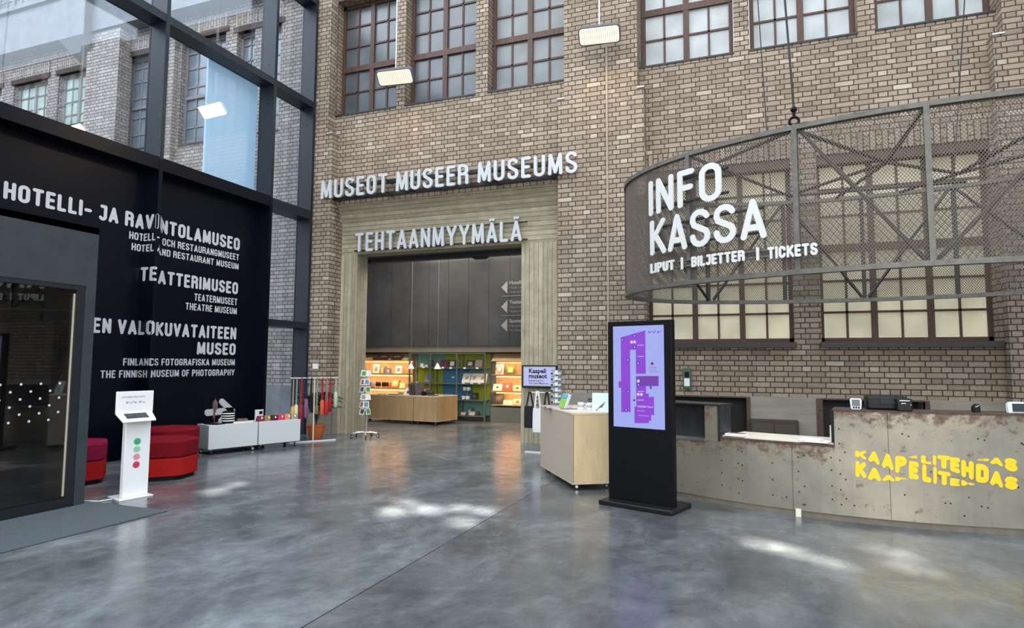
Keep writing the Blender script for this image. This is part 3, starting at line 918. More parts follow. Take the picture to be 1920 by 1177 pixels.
for k, (a, b, c, d) in enumerate(ext_h + ext_up):
    n = max(1, round((b - a) / 0.7))
    lit = a < -16.4 and d < 10
    rows = [c + (d - c) * t for t in ((.25, .5, .75) if d - c < 2 else (.18, .36, .57, .75, .9))]
    window(50 + k, a, b, c, d, n, rows, None if d - c < 2 else (c + (d - c) * .45, c + (d - c) * .48), M['pane_green' if lit else 'pane_ext'], y=11.55, border=0.06, gap=0.08,
           sill=(a, b, 11.36, 11.6, c - 0.03, c), fm='frame_ext')

# ---- entrance vestibule
v = thing('door_1', None, None, (-6.58, 3.1, 0), kind='structure')
mb = MB(); mb.box(-6.70, -6.58, -1.2, 4.72, 2.29, 2.93); mb.box(-6.70, -6.58, 4.61, 4.72, 0, 2.29)
mb.box(-9.0, -6.58, -1.2, 4.72, 2.86, 2.93); mb.box(-9.0, -6.70, 4.66, 4.72, 0, 2.9)
mb.build('door_surround', M['slate_frame'], v)
mb = MB(); mb.box(-6.66, -6.585, 4.52, 4.61, 0, 2.29); mb.box(-6.66, -6.585, 0.6, 4.52, 0, 0.10); mb.box(-6.66, -6.585, 0.6, 4.52, 2.24, 2.29); mb.box(-6.66, -6.585, 2.0, 2.1, 0.1, 2.24)
mb.build('door_frame', M['steel_black'], v)
mb = MB(); mb.box(-6.63, -6.615, 2.1, 4.52, 0.10, 2.24); mb.box(-6.63, -6.615, -1.2, 2.0, 0.10, 2.24)
mb.build('door_glass', M['door_glass'], v)
mb = MB(); mb.box(-6.625, -6.605, 4.508, 4.52, 0.12, 2.20)
mb.build('door_edge_brush', color('brass_edge', (0.62, 0.56, 0.42), 0.5, 0.2), v)
mb = MB()
for r in range(6):
    for c in range(14):
        y = 4.42 - 0.183 * c + (0.0925 if r % 2 else 0)
        if y < 4.50 and y > 2.12:
            mb.cyl((-6.615, y, 1.27 - 0.0725 * r), (-6.613, y, 1.27 - 0.0725 * r), 0.0125, 12)
mb.build('dot_pattern', M['vinyl'], v)
mb = MB(); mb.box(-8.98, -8.9, -1.2, 4.66, 0, 2.86); mb.box(-8.9, -6.7, -1.2, -1.1, 0, 2.86)
mb.build('inner_wall', noisy('brown_inner_wall', (0.10, 0.074, 0.062), 0.2, 3, 0.7), v)
mb = MB(); mb.box(-8.9, -6.70, -1.1, 4.66, 0.0, 0.014)
mb.build('inner_mat', M['mat_carpet'], v)
mb = MB(); mb.box(-6.56, -5.50, 1.2, 4.81, 0, 0.014)
tag(mb.build('entrance_mat', M['mat_carpet'], bevel=0.005), 'grey ribbed entrance mat lying in front of the dark glass door', 'mat')

# ---- shop behind the doorway
YS = 15.0
mb = MB()
x = -11.0
while x < -3.2:
    mb.box(x, x + 0.575, YS, YS + 0.04, 1.95, 4.9); x += 0.583
struct(mb.build('wall_shop_boards', M['shop_wall']))
mb = MB(); mb.box(-11.2, -3.1, YS + 0.42, YS + 0.5, 0, 4.9); mb.box(-11.2, -3.1, YS + 0.04, YS + 0.45, 1.78, 1.95)
struct(mb.build('wall_shop_back', M['shop_band']))
mb = MB(); mb.box(-11.2, -11.1, 11.75, YS + 0.5, 0, 4.9); mb.box(-3.2, -3.1, 11.75, YS + 0.5, 0, 4.9); mb.box(-11.1, -8.3, 11.66, 11.75, 0, 4.9)
struct(mb.build('wall_shop_sides', M['shop_wall']))
mb = MB(); mb.box(-11.2, -3.1, 11.62, YS + 0.5, 4.9, 5.0)
struct(mb.build('ceiling', M['dim']))

# ================================================================== SIGNS
def sign(name, label, cat, loc, text, x0, x1, z0, h, yf, thick, W=0.36, wt=0.15, gap=0.13, space=0.32, mats=None):
    root = thing(name, label, cat, loc)
    lay, tw = layout(text, W, wt, gap, space)
    sx = (x1 - x0) / tw
    for ch, xx, st in lay:
        mb = MB()
        letter_into(mb, st, xx, wt, lambda x, y, a: (x0 + x * sx, yf + a * thick, z0 + y * h), 1.0, 0, 0, 1, 0.02)
        mb.build('letter', mats or [M['letter'], M['letter_side']], root)
    return root


s1 = sign('museums_sign', 'large white MUSEOT MUSEER MUSEUMS letters on dark rails above the doorway', 'sign', (-5.7, 10.9, 4.9), 'MUSEOT MUSEER MUSEUMS', -8.44, -2.86, 4.925, 0.40, 10.80, 0.05)
for z in (4.965, 5.225):
    mb = MB(); mb.box(-8.26, -3.27, 10.99, 11.06, z - 0.035, z + 0.035)
    for x in (-8.2, -6.9, -5.7, -4.5, -3.4): mb.box(x - .02, x + .02, 11.05, 11.16, z - .02, z + .02)
    for x in (-8.2, -6.9, -5.7, -4.5, -3.4): mb.box(x - .01, x + .01, 10.84, 11.0, z - .01, z + .01)
    mb.build('rail', M['steel_black'], s1)
s2 = sign('shop_sign', 'white TEHTAANMYYMÄLÄ letters on thin rails on the concrete lintel', 'sign', (-5.9, 11.25, 3.85), 'TEHTAANMYYMÄLÄ', -7.84, -4.07, 3.835, 0.405, 11.21, 0.05)
for z in (3.875, 4.215):
    mb = MB(); mb.box(-7.90, -3.98, 11.28, 11.30, z - 0.014, z + 0.014)
    for x in (-7.7, -6.4, -5.2, -4.2): mb.box(x - .01, x + .01, 11.25, 11.36, z - .01, z + .01)
    mb.build('rail', M['steel_black'], s2)

# white lettering on the black wall; where it meets the post it runs over the post's side and face
def wall_fn(u, z, a):
    e = 0.005 - a
    if u < 7.17: return (XP + e, u, z)
    if u < 7.40: return (XP + (u - 7.17) / 0.23 * (XF - XP), 7.17 - e, z)
    if u < 7.47: return (XF + e, 7.17 + (u - 7.40), z)
    return (XP + e, u, z)


def wall_line(root, text, yl, yr, z0, h, W, wt, hidden=''):
    lay, tw = layout(text, W, wt, 0.10, 0.30)
    sx = (yr - yl) / tw
    shift = 0
    if hidden:
        l2, t2 = layout(hidden + text, W, wt, 0.10, 0.30)
        shift = t2 - tw; lay = l2
    for ch, xx, st in lay:
        mb = MB()
        letter_into(mb, st, xx, wt, lambda x, y, a: wall_fn(yl + (x - shift) * sx, z0 + y * h, a), 0.0, 0.06, eps=0.0004)
        mb.build('letter', M['vinyl'], root)


t = thing('wall_lettering', 'white lettering of the hotel and restaurant museum, topmost block on the black wall', 'lettering', (XP, 7.2, 3.23), 'museum names on the black wall')
wall_line(t, 'HOTELLI- JA RAVINTOLAMUSEO', 5.15, 9.185, 3.585, 0.235, 0.36, 0.20)
wall_line(t, 'HOTELL- OCH RESTAURANGMUSEET', 6.93, 9.18, 3.395, 0.12, 0.36, 0.17)
wall_line(t, 'HOTEL AND RESTAURANT MUSEUM', 6.98, 9.18, 3.225, 0.115, 0.36, 0.17)
t = thing('wall_lettering', 'white lettering of the theatre museum, middle block on the black wall', 'lettering', (XP, 8.2, 2.38), 'museum names on the black wall')
wall_line(t, 'TEATTERIMUSEO', 7.16, 9.185, 2.755, 0.225, 0.36, 0.20)
wall_line(t, 'TEATERMUSEET', 8.20, 9.18, 2.55, 0.125, 0.36, 0.17)
wall_line(t, 'THEATRE MUSEUM', 8.03, 9.18, 2.38, 0.12, 0.36, 0.17)
t = thing('wall_lettering', 'white lettering of the photography museum, lowest block on the black wall', 'lettering', (XP, 8.0, 1.24), 'museum names on the black wall')
wall_line(t, 'EN VALOKUVATAITEEN', 6.43, 9.185, 1.91, 0.225, 0.36, 0.20, 'SUOM')
wall_line(t, 'MUSEO', 8.305, 9.185, 1.62, 0.22, 0.36, 0.20)
wall_line(t, 'FINLANDS FOTOGRAFISKA MUSEUM', 6.94, 9.18, 1.43, 0.115, 0.36, 0.17)
wall_line(t, 'THE FINNISH MUSEUM OF PHOTOGRAPHY', 6.59, 9.18, 1.245, 0.115, 0.36, 0.17)
mb = MB()
for pts in ([(8.585, 0.60), (9.13, 0.605)], [(8.90, 0.775), (9.13, 0.605), (8.90, 0.43)]):
    ribbon(mb, pts, 0.057, lambda u, z, a: (XP + 0.02 - a, u, z), 0.02)
tag(mb.build('arrow_sign', M['vinyl']), 'thick white arrow low on the black wall pointing right', 'sign')

# ================================================================== INFO KASSA RING
QC, QA, QB, QT = (1.64, 8.49), 3.26, 1.75, -0.13
ZB, ZT = 2.41, 3.96
def ell(t, off=0.0, z=0.0):
    u = (QA + off) * math.cos(t); v = (QB + off) * math.sin(t)
    c, s_ = math.cos(QT), math.sin(QT)
    return (QC[0] + u * c - v * s_, QC[1] + u * s_ + v * c, z)


class ArcLen:
    def __init__(s, off, n=2000):
        s.t = np.linspace(-math.pi, math.pi, n + 1)
        p = np.array([ell(t, off) for t in s.t])
        s.s = np.concatenate([[0], np.cumsum(np.linalg.norm(np.diff(p, axis=0), axis=1))])
        s.off = off; s.total = s.s[-1]

    def at(s, d, z=0.0, off=None):
        return ell(float(np.interp(d % s.total, s.s, s.t)), s.off if off is None else off, z)

    def pos(s, tdeg):
        return float(np.interp(R(tdeg), s.t, s.s))


ring = thing('info_ring', 'oval drum of steel mesh hung above the desk with INFO KASSA in white letters', 'hanging sign', (QC[0], QC[1], ZB))
A0 = ArcLen(0.0)
def band(z0, z1, o0, o1, d0=None, d1=None, n=150):
    """flat bar bent to the oval"""
    closed = d0 is None
    if closed: d0, d1 = 0, A0.total
    mb = MB()
    k = n if closed else max(2, int((d1 - d0) / A0.total * n) + 2)
    P = [d0 + (d1 - d0) * i / (k if closed else k - 1) for i in range(k)]
    vs = []
    for d in P:
        vs += [A0.at(d, z0, o1), A0.at(d, z1, o1), A0.at(d, z1, o0), A0.at(d, z0, o0)]
    fs = []
    for i in range(k if closed else k - 1):
        j = (i + 1) % k
        for q in range(4):
            fs.append((i * 4 + q, i * 4 + (q + 1) % 4, j * 4 + (q + 1) % 4, j * 4 + q))
    if not closed: fs += [(0, 1, 2, 3), tuple(4 * (k - 1) + q for q in (3, 2, 1, 0))]
    mb.add(vs, fs)
    return mb


band(ZT - 0.05, ZT, -0.05, 0.03).build('top_rail', M['ring_steel'], ring, smooth=True)
band(ZB, ZB + 0.05, -0.05, 0.03).build('bottom_rail', M['ring_steel'], ring, smooth=True)
def near(x, y):
    P = [ell(t) for t in A0.t]
    k = min(range(len(P)), key=lambda i: (P[i][0] - x) ** 2 + (P[i][1] - y) ** 2)
    return float(A0.s[k])


d1, d2, d3 = near(-0.66, 7.42), near(0.48, 7.02), near(1.57, 6.68)
b1, b2, b3, b4 = near(2.56, 9.85), near(1.52, 9.95), near(0.52, 10.0), near(-0.55, 9.85)
pd = [d1, d2, d3] + [d3 + ((b1 - d3) % A0.total) * i / 5 for i in range(1, 5)] + [b1, b2, b3, b4, b4 + ((d1 - b4) % A0.total) / 2]
for ip, d in enumerate(pd):
    mb = MB()
    p = Vector(A0.at(d, 0)); q = Vector(A0.at(d + 0.01, 0)); a = math.atan2(q.y - p.y, q.x - p.x)
    mb.tbox(Matrix.Translation((p.x, p.y, ZB + 0.03)) @ Matrix.Rotation(a, 4, 'Z'), 0.05, 0.06, ZT - ZB - 0.06)
    mb.build('post', M['ring_steel'] if ip < 6 else M['rod'], ring)
for i in range(1, len(pd)):
    a = A0.at(pd[i] + .04, ZT - 0.06 if i % 2 else ZB + 0.06, -0.06); b = A0.at(pd[(i + 1) % len(pd)] - .04, ZB + 0.06 if i % 2 else ZT - 0.06, -0.06)
    mb = MB(); mb.cyl(a, b, 0.021, 8)
    mb.build('diagonal_brace', M['ring_steel'] if i in (1, 2) else M['rod'], ring)
nodeA = (1.56, 8.5, 3.92); star = (2.5, 9.3, 3.92)
for a, b in ((A0.at(pd[1], 3.92), nodeA), (A0.at(pd[2], 3.92), nodeA), (nodeA, (0.55, 9.75, 3.92)), (nodeA, star), (star, A0.at(pd[3], 3.92)), (star, A0.at(pd[4], 3.92)), (star, (2.0, 10.05, 3.92)), (nodeA, (1.2, 10.1, 3.92)), (A0.at(pd[0], 3.92), (0.55, 9.75, 3.92)), ((-1.35, 8.9, 3.92), A0.at(pd[1], 3.92)), ((0.55, 9.75, 3.92), (2.7, 9.75, 3.92))):
    mb = MB(); mb.cyl(a, b, 0.022, 8)
    mb.build('top_brace', M['rod'], ring)
# expanded metal skin: a lattice of strands
nu, du = 540, A0.total / 540
dv = 0.0195
nv = int((ZT - ZB - 0.10) / dv)
S = np.interp(np.arange(nu * 2) * du / 2, A0.s, A0.t)
cu_, su_ = math.cos(QT), math.sin(QT)
def epts(t, off):
    u = (QA + off) * np.cos(t); v = (QB + off) * np.sin(t)
    return np.stack([QC[0] + u * cu_ - v * su_, QC[1] + u * su_ + v * cu_], 1)
po, pi_ = epts(S, 0.004), epts(S, -0.004)
hw = 0.0031
V = []; F = []
base_i = 0
for j in range(nv):
    z0 = ZB + 0.05 + j * dv; z1 = z0 + dv
    for sgn in (1, -1):
        i0 = (np.arange(nu) * 2 + (j % 2)) % (2 * nu); i1 = (i0 + sgn) % (2 * nu)
        tx = (epts(S, 0.0)[i1] - epts(S, 0.0)[i0])
        tl = np.linalg.norm(tx, axis=1, keepdims=True); tx = tx / tl * hw * 1.3
        quad = []
        for idx, z in ((i0, z0), (i1, z1)):
            a = np.column_stack([po[idx] - tx, np.full(nu, z)])
            b = np.column_stack([po[idx] + tx, np.full(nu, z)])
            c = np.column_stack([pi_[idx], np.full(nu, z)])
            quad += [a, b, c]
        vv = np.stack(quad, 1).reshape(-1, 3)
        o = base_i + np.arange(nu)[:, None] * 6
        for f in ((0, 1, 4, 3), (1, 2, 5, 4), (2, 0, 3, 5)):
            F.append(o + np.array(f)[None, :])
        V.append(vv); base_i += nu * 6
V = np.concatenate(V) - np.array([QC[0], QC[1], ZB]); F = np.concatenate(F)
me = bpy.data.meshes.new('mesh_skin')
me.vertices.add(len(V)); me.vertices.foreach_set('co', V.astype(np.float32).ravel())
me.loops.add(F.size); me.loops.foreach_set('vertex_index', F.astype(np.int32).ravel())
me.polygons.add(len(F)); me.polygons.foreach_set('loop_start', (np.arange(len(F)) * 4).astype(np.int32)); me.polygons.foreach_set('loop_total', np.full(len(F), 4, np.int32))
me.update(calc_edges=True); me.validate()
me.materials.append(M['mesh'])
o = bpy.data.objects.new('mesh_skin', me); col.objects.link(o); o.parent = ring

A1 = ArcLen(0.10)
def ring_text(text, t0, t1, z0, h, W, wt, gap=0.10):
    lay, tw = layout(text, W, wt, gap, 0.3)
    s0, s1_ = A1.pos(t0), A1.pos(t1)
    sx = (s1_ - s0) / tw
    for ch, xx, st in lay:
        mb = MB()
        letter_into(mb, st, xx, wt, lambda x, y, a: A1.at(s0 + x * sx, z0 + y * h, 0.10 - a * 0.014), 1.0, 0.08, eps=0.06)
        mb.build('letter', M['letter_bright'], ring)


ring_text('INFO', -142.3, -120.8, 3.298, 0.435, 0.46, 0.155, 0.15)
ring_text('KASSA', -141.9, -112.0, 2.808, 0.43, 0.46, 0.155, 0.12)
ring_text('LIPUT', -142.0, -133.4, 2.592, 0.12, 0.42, 0.23)
ring_text('|', -131.35, -130.85, 2.592, 0.12, 0.4, 0.12)
ring_text('BILJETTER', -128.4, -116.3, 2.590, 0.12, 0.42, 0.23)
ring_text('|', -114.0, -113.5, 2.588, 0.12, 0.4, 0.12)
ring_text('TICKETS', -111.9, -103.5, 2.580, 0.125, 0.42, 0.23)
for z0, a, b in ((3.365, -142.2, -120), (3.64, -142.2, -120), (2.87, -141.5, -113), (3.13, -141.5, -113)):
    band(z0, z0 + 0.022, 0.03, 0.066, A0.pos(a), A0.pos(b)).build('letter_rail', M['rod'], ring)
for z0, a, b in ((2.612, -141.8, -103.5), (2.678, -141.8, -103.5)):
    band(z0, z0 + 0.018, 0.03, 0.066, A0.pos(a), A0.pos(b)).build('letter_rail', M['ring_steel'], ring)
# hanging gear
hk = A0.at(d2, 0)
mb = MB(); mb.tube([(hk[0] + 0.045 * math.sin(R(a)), hk[1], ZT + 0.045 + 0.045 * math.cos(R(a))) for a in range(-150, 151, 25)], 0.014, 8)
mb.cyl((hk[0], hk[1], ZT + 0.085), (hk[0], hk[1], ZT + 0.2), 0.016, 8); mb.sphere((hk[0], hk[1], ZT + 0.17), 0.034, 10, 6)
tag(mb.build('hoist_hook', M['black'], smooth=True), 'black hoist hook with shackle gripping the top rail of the mesh drum', 'hook')
def cable(a, b, label, r=0.008):
    mb = MB(); mb.cyl(a, b, r, 8)
    tag(mb.build('suspension_cable', M['cable']), label, 'cable', 'cables carrying the mesh drum')


cable((hk[0], hk[1], ZT + 0.19), (hk[0] - 0.31, hk[1], 10.9), 'dark cable running up from the hoist hook at the front of the drum', 0.011)
q = A0.at(near(0.37, 10.0), ZT - 0.02); cable(q, (q[0] - 0.265, q[1], 10.9), 'thin dark cable at the back of the drum, left of the hoist hook')
q = A0.at(near(2.6, 9.95), ZT - 0.02); cable(q, (q[0] + 0.64, q[1], 10.9), 'thin dark cable at the back of the drum, right of the hoist hook')

# ================================================================== DESK
DC, DR = (1.4, 11.28), 4.4
def dk(x, off=0.0, z=0.0):
    """point on the desk front at plan position x; off > 0 is behind the front"""
    a = math.asin((x - DC[0]) / DR)
    return (DC[0] + (DR - off) * math.sin(a), DC[1] - (DR - off) * math.cos(a), z)


desk = thing('reception_desk', 'curved rust-flecked steel reception desk with a lower middle section', 'desk', (1.0, 7.2, 0))
def skin(x0, x1, z0, ztop, off0=0.0, th=0.025, m='rust', name='front_panel', n=None, rim=True):
    n = n or max(2, int((x1 - x0) / 0.12)); mb = MB(); vs = []; fs = []; uvs = []
    for i in range(n + 1):
        x = x0 + (x1 - x0) * i / n
        vs += [dk(x, off0, z0), dk(x, off0, ztop), dk(x, off0 + th, ztop), dk(x, off0 + th, z0)]
    for i in range(n):
        a, b = i * 4, i * 4 + 4
        xa, xb = x0 + (x1 - x0) * i / n, x0 + (x1 - x0) * (i + 1) / n
        for q in range(4):
            fs.append((a + q, b + q, b + (q + 1) % 4, a + (q + 1) % 4))
            z = (z0, ztop, ztop, z0)
            uvs.append([(xa, z[q]), (xb, z[q]), (xb, z[(q + 1) % 4]), (xa, z[(q + 1) % 4])])
    fs += [(3, 2, 1, 0), tuple(4 * n + q for q in range(4))]; uvs += [[(0, z0), (0.02, z0), (0.02, ztop), (0, ztop)]] * 2
    mb.add(vs, fs, 0, uvs)
    o = mb.build(name, M[m], desk)
    at = o.data.attributes.new('rim', 'FLOAT', 'POINT')
    at.data.foreach_set('value', [0.0 if v.co.z > ztop - 0.01 else ztop - z0 for v in o.data.vertices])
    return o


skin(0.735, 1.182, 0.06, 1.055); skin(1.186, 2.60, 0.06, 1.055); skin(2.604, 4.2, 0.06, 1.055)
skin(-0.34, 0.352, 0.06, 0.705); skin(0.356, 0.735, 0.06, 0.705)
skin(-1.25, -0.34, 0.06, 0.67)
skin(-0.50, -0.36, 0.67, 1.05, 0.0, 0.22, 'rust', 'corner_post')
skin(-1.25, -0.50, 0.68, 1.05, 0.12, 0.03, 'steel_blue', 'recessed_panel')
skin(-1.25, -0.50, 0.655, 0.68, -0.01, 0.16, 'alu', 'ledge')
skin(-1.25, -0.34, 1.05, 1.065, -0.01, 0.34, 'steel_blue', 'left_top')
skin(-0.365, -0.335, 0.67, 1.05, 0.0, 0.26, 'steel_blue', 'post_side')
skin(-0.335, 0.735, 0.705, 0.722, -0.008, 0.06, 'niche_frame', 'low_counter_edge')
skin(-0.335, 0.725, 0.722, 0.735, 0.05, 0.55, 'cream', 'low_counter_top')
skin(0.725, 4.2, 1.055, 1.068, -0.006, 0.42, 'niche_frame', 'high_counter_top')
skin(0.705, 0.735, 0.735, 1.055, 0.07, 0.40, 'niche', 'return_panel')
skin(0.690, 0.706, 0.735, 0.90, 0.10, 0.06, 'cream', 'return_trim')
skin(-1.25, 4.2, 0.0, 0.06, 0.012, 0.05, 'kick', 'plinth')
mb = MB(); a = dk(0.40, -0.012); mb.box(a[0] - 0.025, a[0] + 0.025, a[1] - 0.01, a[1] + 0.03, 0, 0.075)
mb.build('floor_bracket', M['cream'], desk)
mb = MB()
for hx, zs in ((-0.33, (.60, .47, .34, .21)), (-0.16, (.60, .46, .30, .15)), (-0.12, (.585, .445, .285)), (0.17, (.50, .33, .18)), (0.41, (.58, .44, .24)), (0.46, (.60, .30, .12)), (0.70, (.60, .48, .33, .20)), (0.775, (.88, .74, .58, .45, .30, .16)), (0.82, (.66, .40, .22)), (1.30, (.86, .30)), (1.35, (.84,)), (1.62, (.25,)), (1.66, (.25,)), (1.90, (.84, .24)), (1.95, (.83, .23)), (2.25, (.80, .3))):
    for z in zs:
        p = dk(hx, -0.0006, z); q = dk(hx, 0.01, z)
        mb.cyl(p, q, 0.008, 8)
mb.build('bolt_holes', M['niche'], desk)
LOGO = [('K',0.906,0.678,0.998,0.687,0.904,0.627,0.995,0.601),('A',1.015,0.684,1.110,0.685,1.012,0.593,1.106,0.558),('A',1.126,0.672,1.223,0.670,1.122,0.544,1.217,0.514),('P',1.235,0.656,1.329,0.655,1.229,0.492,1.324,0.520),
('E',1.343,0.652,1.417,0.670,1.343,0.645,1.416,0.636),('L',1.442,0.673,1.526,0.669,1.439,0.601,1.523,0.590),('I',1.537,0.679,1.563,0.677,1.533,0.591,1.559,0.584),('T',1.570,0.681,1.678,0.676,1.565,0.563,1.673,0.557),
('E',1.672,0.668,1.750,0.663,1.667,0.544,1.743,0.519),('H',1.758,0.650,1.856,0.635,1.751,0.499,1.849,0.469),('D',1.871,0.620,1.972,0.608,1.864,0.456,1.964,0.442),('A',1.978,0.559,2.081,0.556,1.973,0.438,2.074,0.410),
('S',2.092,0.516,2.193,0.512,2.086,0.406,2.187,0.397),('D',1.881,0.653,1.976,0.670,1.881,0.647,1.975,0.640),('A',1.984,0.677,2.086,0.677,1.981,0.624,2.083,0.599),('S',2.098,0.681,2.193,0.673,2.093,0.572,2.195,0.552),
('K',0.907,0.587,0.994,0.576,0.902,0.435,0.989,0.427),('A',1.008,0.538,1.116,0.525,1.004,0.418,1.112,0.409),('A',1.123,0.475,1.226,0.472,1.121,0.415,1.224,0.418),('P',1.230,0.463,1.328,0.450,1.228,0.419,1.328,0.443),
('E',1.343,0.617,1.422,0.606,1.337,0.453,1.416,0.446),('L',1.449,0.594,1.523,0.585,1.443,0.434,1.516,0.423),('I',1.536,0.578,1.564,0.575,1.529,0.420,1.558,0.415),('T',1.569,0.542,1.672,0.528,1.564,0.414,1.667,0.408),
('E',1.664,0.481,1.741,0.473,1.661,0.409,1.739,0.410),('H',1.751,0.470,1.854,0.436,1.749,0.414,1.854,0.427)]
lg = MB()
for ch, xa, za, xb, zb_, xc, zc_, xd, zd in LOGO:
    wt = 0.31
    gw, st = glyphs(0.48)[ch]
    tw = gw + wt
    if ch == 'I': tw = wt
    def lf(x, y, a, tw=tw):
        s_ = x / tw; t_ = y
        tx = xa + (xb - xa) * s_; tz = za + (zb_ - za) * s_
        bx = xc + (xd - xc) * s_; bz = zc_ + (zd - zc_) * s_
        return dk(bx + (tx - bx) * t_, -0.003 + a, bz + (tz - bz) * t_)
    letter_into(lg, st, wt / 2, wt, lf, 0.002, 0.1, eps=0.0002)
lg.build('yellow_lettering', M['yellow'], desk)['label'] = 'yellow wavy KAAPELITEHDAS lettering'

# things on the desk
def on_desk(x, off, z=1.068):
    p = dk(x, off, z); a = math.asin((x - DC[0]) / DR)
    return Matrix.Translation(p) @ Matrix.Rotation(a, 4, 'Z')


def rbox(name, m_, mtx, sx, sy, sz, parent=None, bevel=0.006):
    mb = MB(); mb.tbox(mtx, sx, sy, sz); return mb.build(name, m_, parent, bevel=bevel)


T = on_desk(0.93, 0.10)
t = thing('card_terminal', 'white framed card terminal standing on the high part of the steel desk', 'card terminal', T.translation)
mb = MB(); mb.prism([(-.052, 0.09), (-.04, .105), (.04, .105), (.052, .09), (.046, .012), (.034, 0), (-.034, 0), (-.046, .012)], -0.03, 0.04, lambda u, v, a: tuple(T @ Vector((u, a + v * .3, v))))
mb.build('body', M['white'], t, bevel=0.004)
mb = MB(); mb.prism([(-.034, .096), (.034, .096), (.036, .035), (-.036, .035)], -0.034, -0.028, lambda u, v, a: tuple(T @ Vector((u, a + v * .3, v)))); mb.build('screen', M['grey_plastic'], t)
mb = MB()
for i in range(3): mb.prism([(-.028 + i * .022, .028), (-.012 + i * .022, .028), (-.012 + i * .022, .012), (-.028 + i * .022, .012)], -0.036, -0.028, lambda u, v, a: tuple(T @ Vector((u, a + v * .3, v))))
mb.build('keys', M['black_plastic'], t)
T = on_desk(1.20, 0.26)
t = thing('label_printer', 'wide black printer with a window in its front on the steel desk', 'printer', T.translation)
rbox('body', M['black_plastic'], T, 0.34, 0.26, 0.135, t, 0.02)
rbox('window', M['screen_off'], T @ Matrix.Translation((0.02, -0.132, 0.055)), 0.15, 0.01, 0.065, t, 0.002)
rbox('latch', M['grey_plastic'], T @ Matrix.Translation((0.08, -0.140, 0.062)), 0.028, 0.008, 0.008, t, 0.001)
T = on_desk(1.335, 0.09)
t = thing('receipt_printer', 'small black receipt printer with two pale slots beside the wide printer', 'printer', T.translation)
rbox('body', M['black_plastic'], T, 0.125, 0.13, 0.118, t, 0.01)
rbox('slot', M['alu'], T @ Matrix.Translation((0, -0.066, 0.095)), 0.085, 0.008, 0.008, t, 0.001)
rbox('slot', M['alu'], T @ Matrix.Translation((-0.01, -0.066, 0.070)), 0.04, 0.008, 0.007, t, 0.001)
rbox('button', M['alu'], T @ Matrix.Translation((0.05, -0.066, 0.058)), 0.008, 0.006, 0.008, t, 0.001)
T = on_desk(1.96, 0.16)
t = thing('desk_scanner', 'small upright black scanner near the right end of the steel desk', 'scanner', T.translation)
mb = MB(); mb.prism([(-.028, 0), (.028, 0), (.028, .06), (.018, .078), (-.006, .076), (-.028, .05)], -0.03, 0.03, lambda u, v, a: tuple(T @ Vector((u, a, v)))); mb.build('body', M['black_plastic'], t, bevel=0.004)
mb = MB(); mb.prism([(-.018, .052), (.01, .068), (.016, .062), (-.012, .046)], -0.034, -0.03, lambda u, v, a: tuple(T @ Vector((u, a, v)))); mb.build('window', M['alu'], t)
T = on_desk(2.30, 0.16)
t = thing('tablet_stand', 'white tablet stand at the far right of the steel desk, cut by the picture edge', 'tablet', T.translation)
mb = MB(); mb.prism([(-.075, 0), (.075, 0), (.075, .10), (-.045, .10), (-.065, .08)], -0.02, 0.02, lambda u, v, a: tuple(T @ Vector((u, a + v * .3, v)))); mb.build('frame', M['white'], t, bevel=0.004)
mb = MB(); mb.prism([(-.04, .012), (.075, .012), (.075, .085), (-.03, .085)], -0.024, -0.02, lambda u, v, a: tuple(T @ Vector((u, a + v * .3, v)))); mb.build('screen', M['screen_off'], t)
T = on_desk(-0.205, 0.10, 0.735) @ Matrix.Rotation(0.05, 4, 'Z')
t = thing('brochure_stack', 'stack of colourful brochures at the left end of the low counter', 'brochures', T.translation)
rbox('pages', M['paper'], T, 0.21, 0.15, 0.025, t, 0.002)
rbox('cover', color('brochure', (0.30, 0.12, 0.14)), T @ Matrix.Translation((0, 0.01, 0.025)), 0.17, 0.10, 0.002, t, 0)
T = on_desk(0.56, 0.08, 0.735) @ Matrix.Rotation(-0.12, 4, 'Z')
t = thing('leaflets', 'loose white leaflets with pink print at the right end of the low counter', 'leaflets', T.translation)
mb = MB(); mb.tbox(T, 0.25, 0.17, 0.006); mb.tbox(T @ Matrix.Translation((0.02, 0.01, 0.006)) @ Matrix.Rotation(0.2, 4, 'Z'), 0.22, 0.15, 0.006); mb.tbox(T @ Matrix.Translation((-0.04, 0.03, 0.012)) @ Matrix.Rotation(-0.15, 4, 'Z'), 0.2, 0.15, 0.012)
mb.build('sheets', M['paper'], t)
mb = MB(); mb.tbox(T @ Matrix.Translation((-0.01, -0.03, 0.0125)), 0.05, 0.03, 0.0008); mb.tbox(T @ Matrix.Translation((0.06, -0.035, 0.0125)), 0.06, 0.03, 0.0008)
mb.build('pink_print', color('pink', (0.62, 0.25, 0.35)), t)
t = thing('brown_cabinet', 'low brown two-door cabinet in the wall opening behind the desk', 'cabinet', (0.28, 11.1, 0))
mb = MB(); mb.box(-0.04, 0.66, 10.80, 11.13, 0, 0.62); mb.build('body', color('dark_brown', (0.045, 0.028, 0.018)), t)
for a in (-0.01, 0.32):
    mb = MB(); mb.box(a, a + 0.30, 10.79, 10.80, 0.03, 0.57); mb.build('door', color('olive_brown', (0.055, 0.045, 0.028)), t)
mb = MB(); mb.box(-1.10, -0.97, 11.08, 11.15, 1.08, 1.43)
t = thing('notice_frame', 'green framed notice on the brick wall behind the map totem', 'notice', (-1.03, 11.12, 1.08))
mb.build('frame', M['green_frame'], t, bevel=0.006)
mb = MB(); mb.box(-1.08, -0.99, 11.07, 11.08, 1.13, 1.26); mb.build('paper', M['paper'], t)
mb = MB(); mb.box(-1.07, -1.0, 11.072, 11.08, 1.28, 1.37); mb.build('label_strip', M['black'], t)

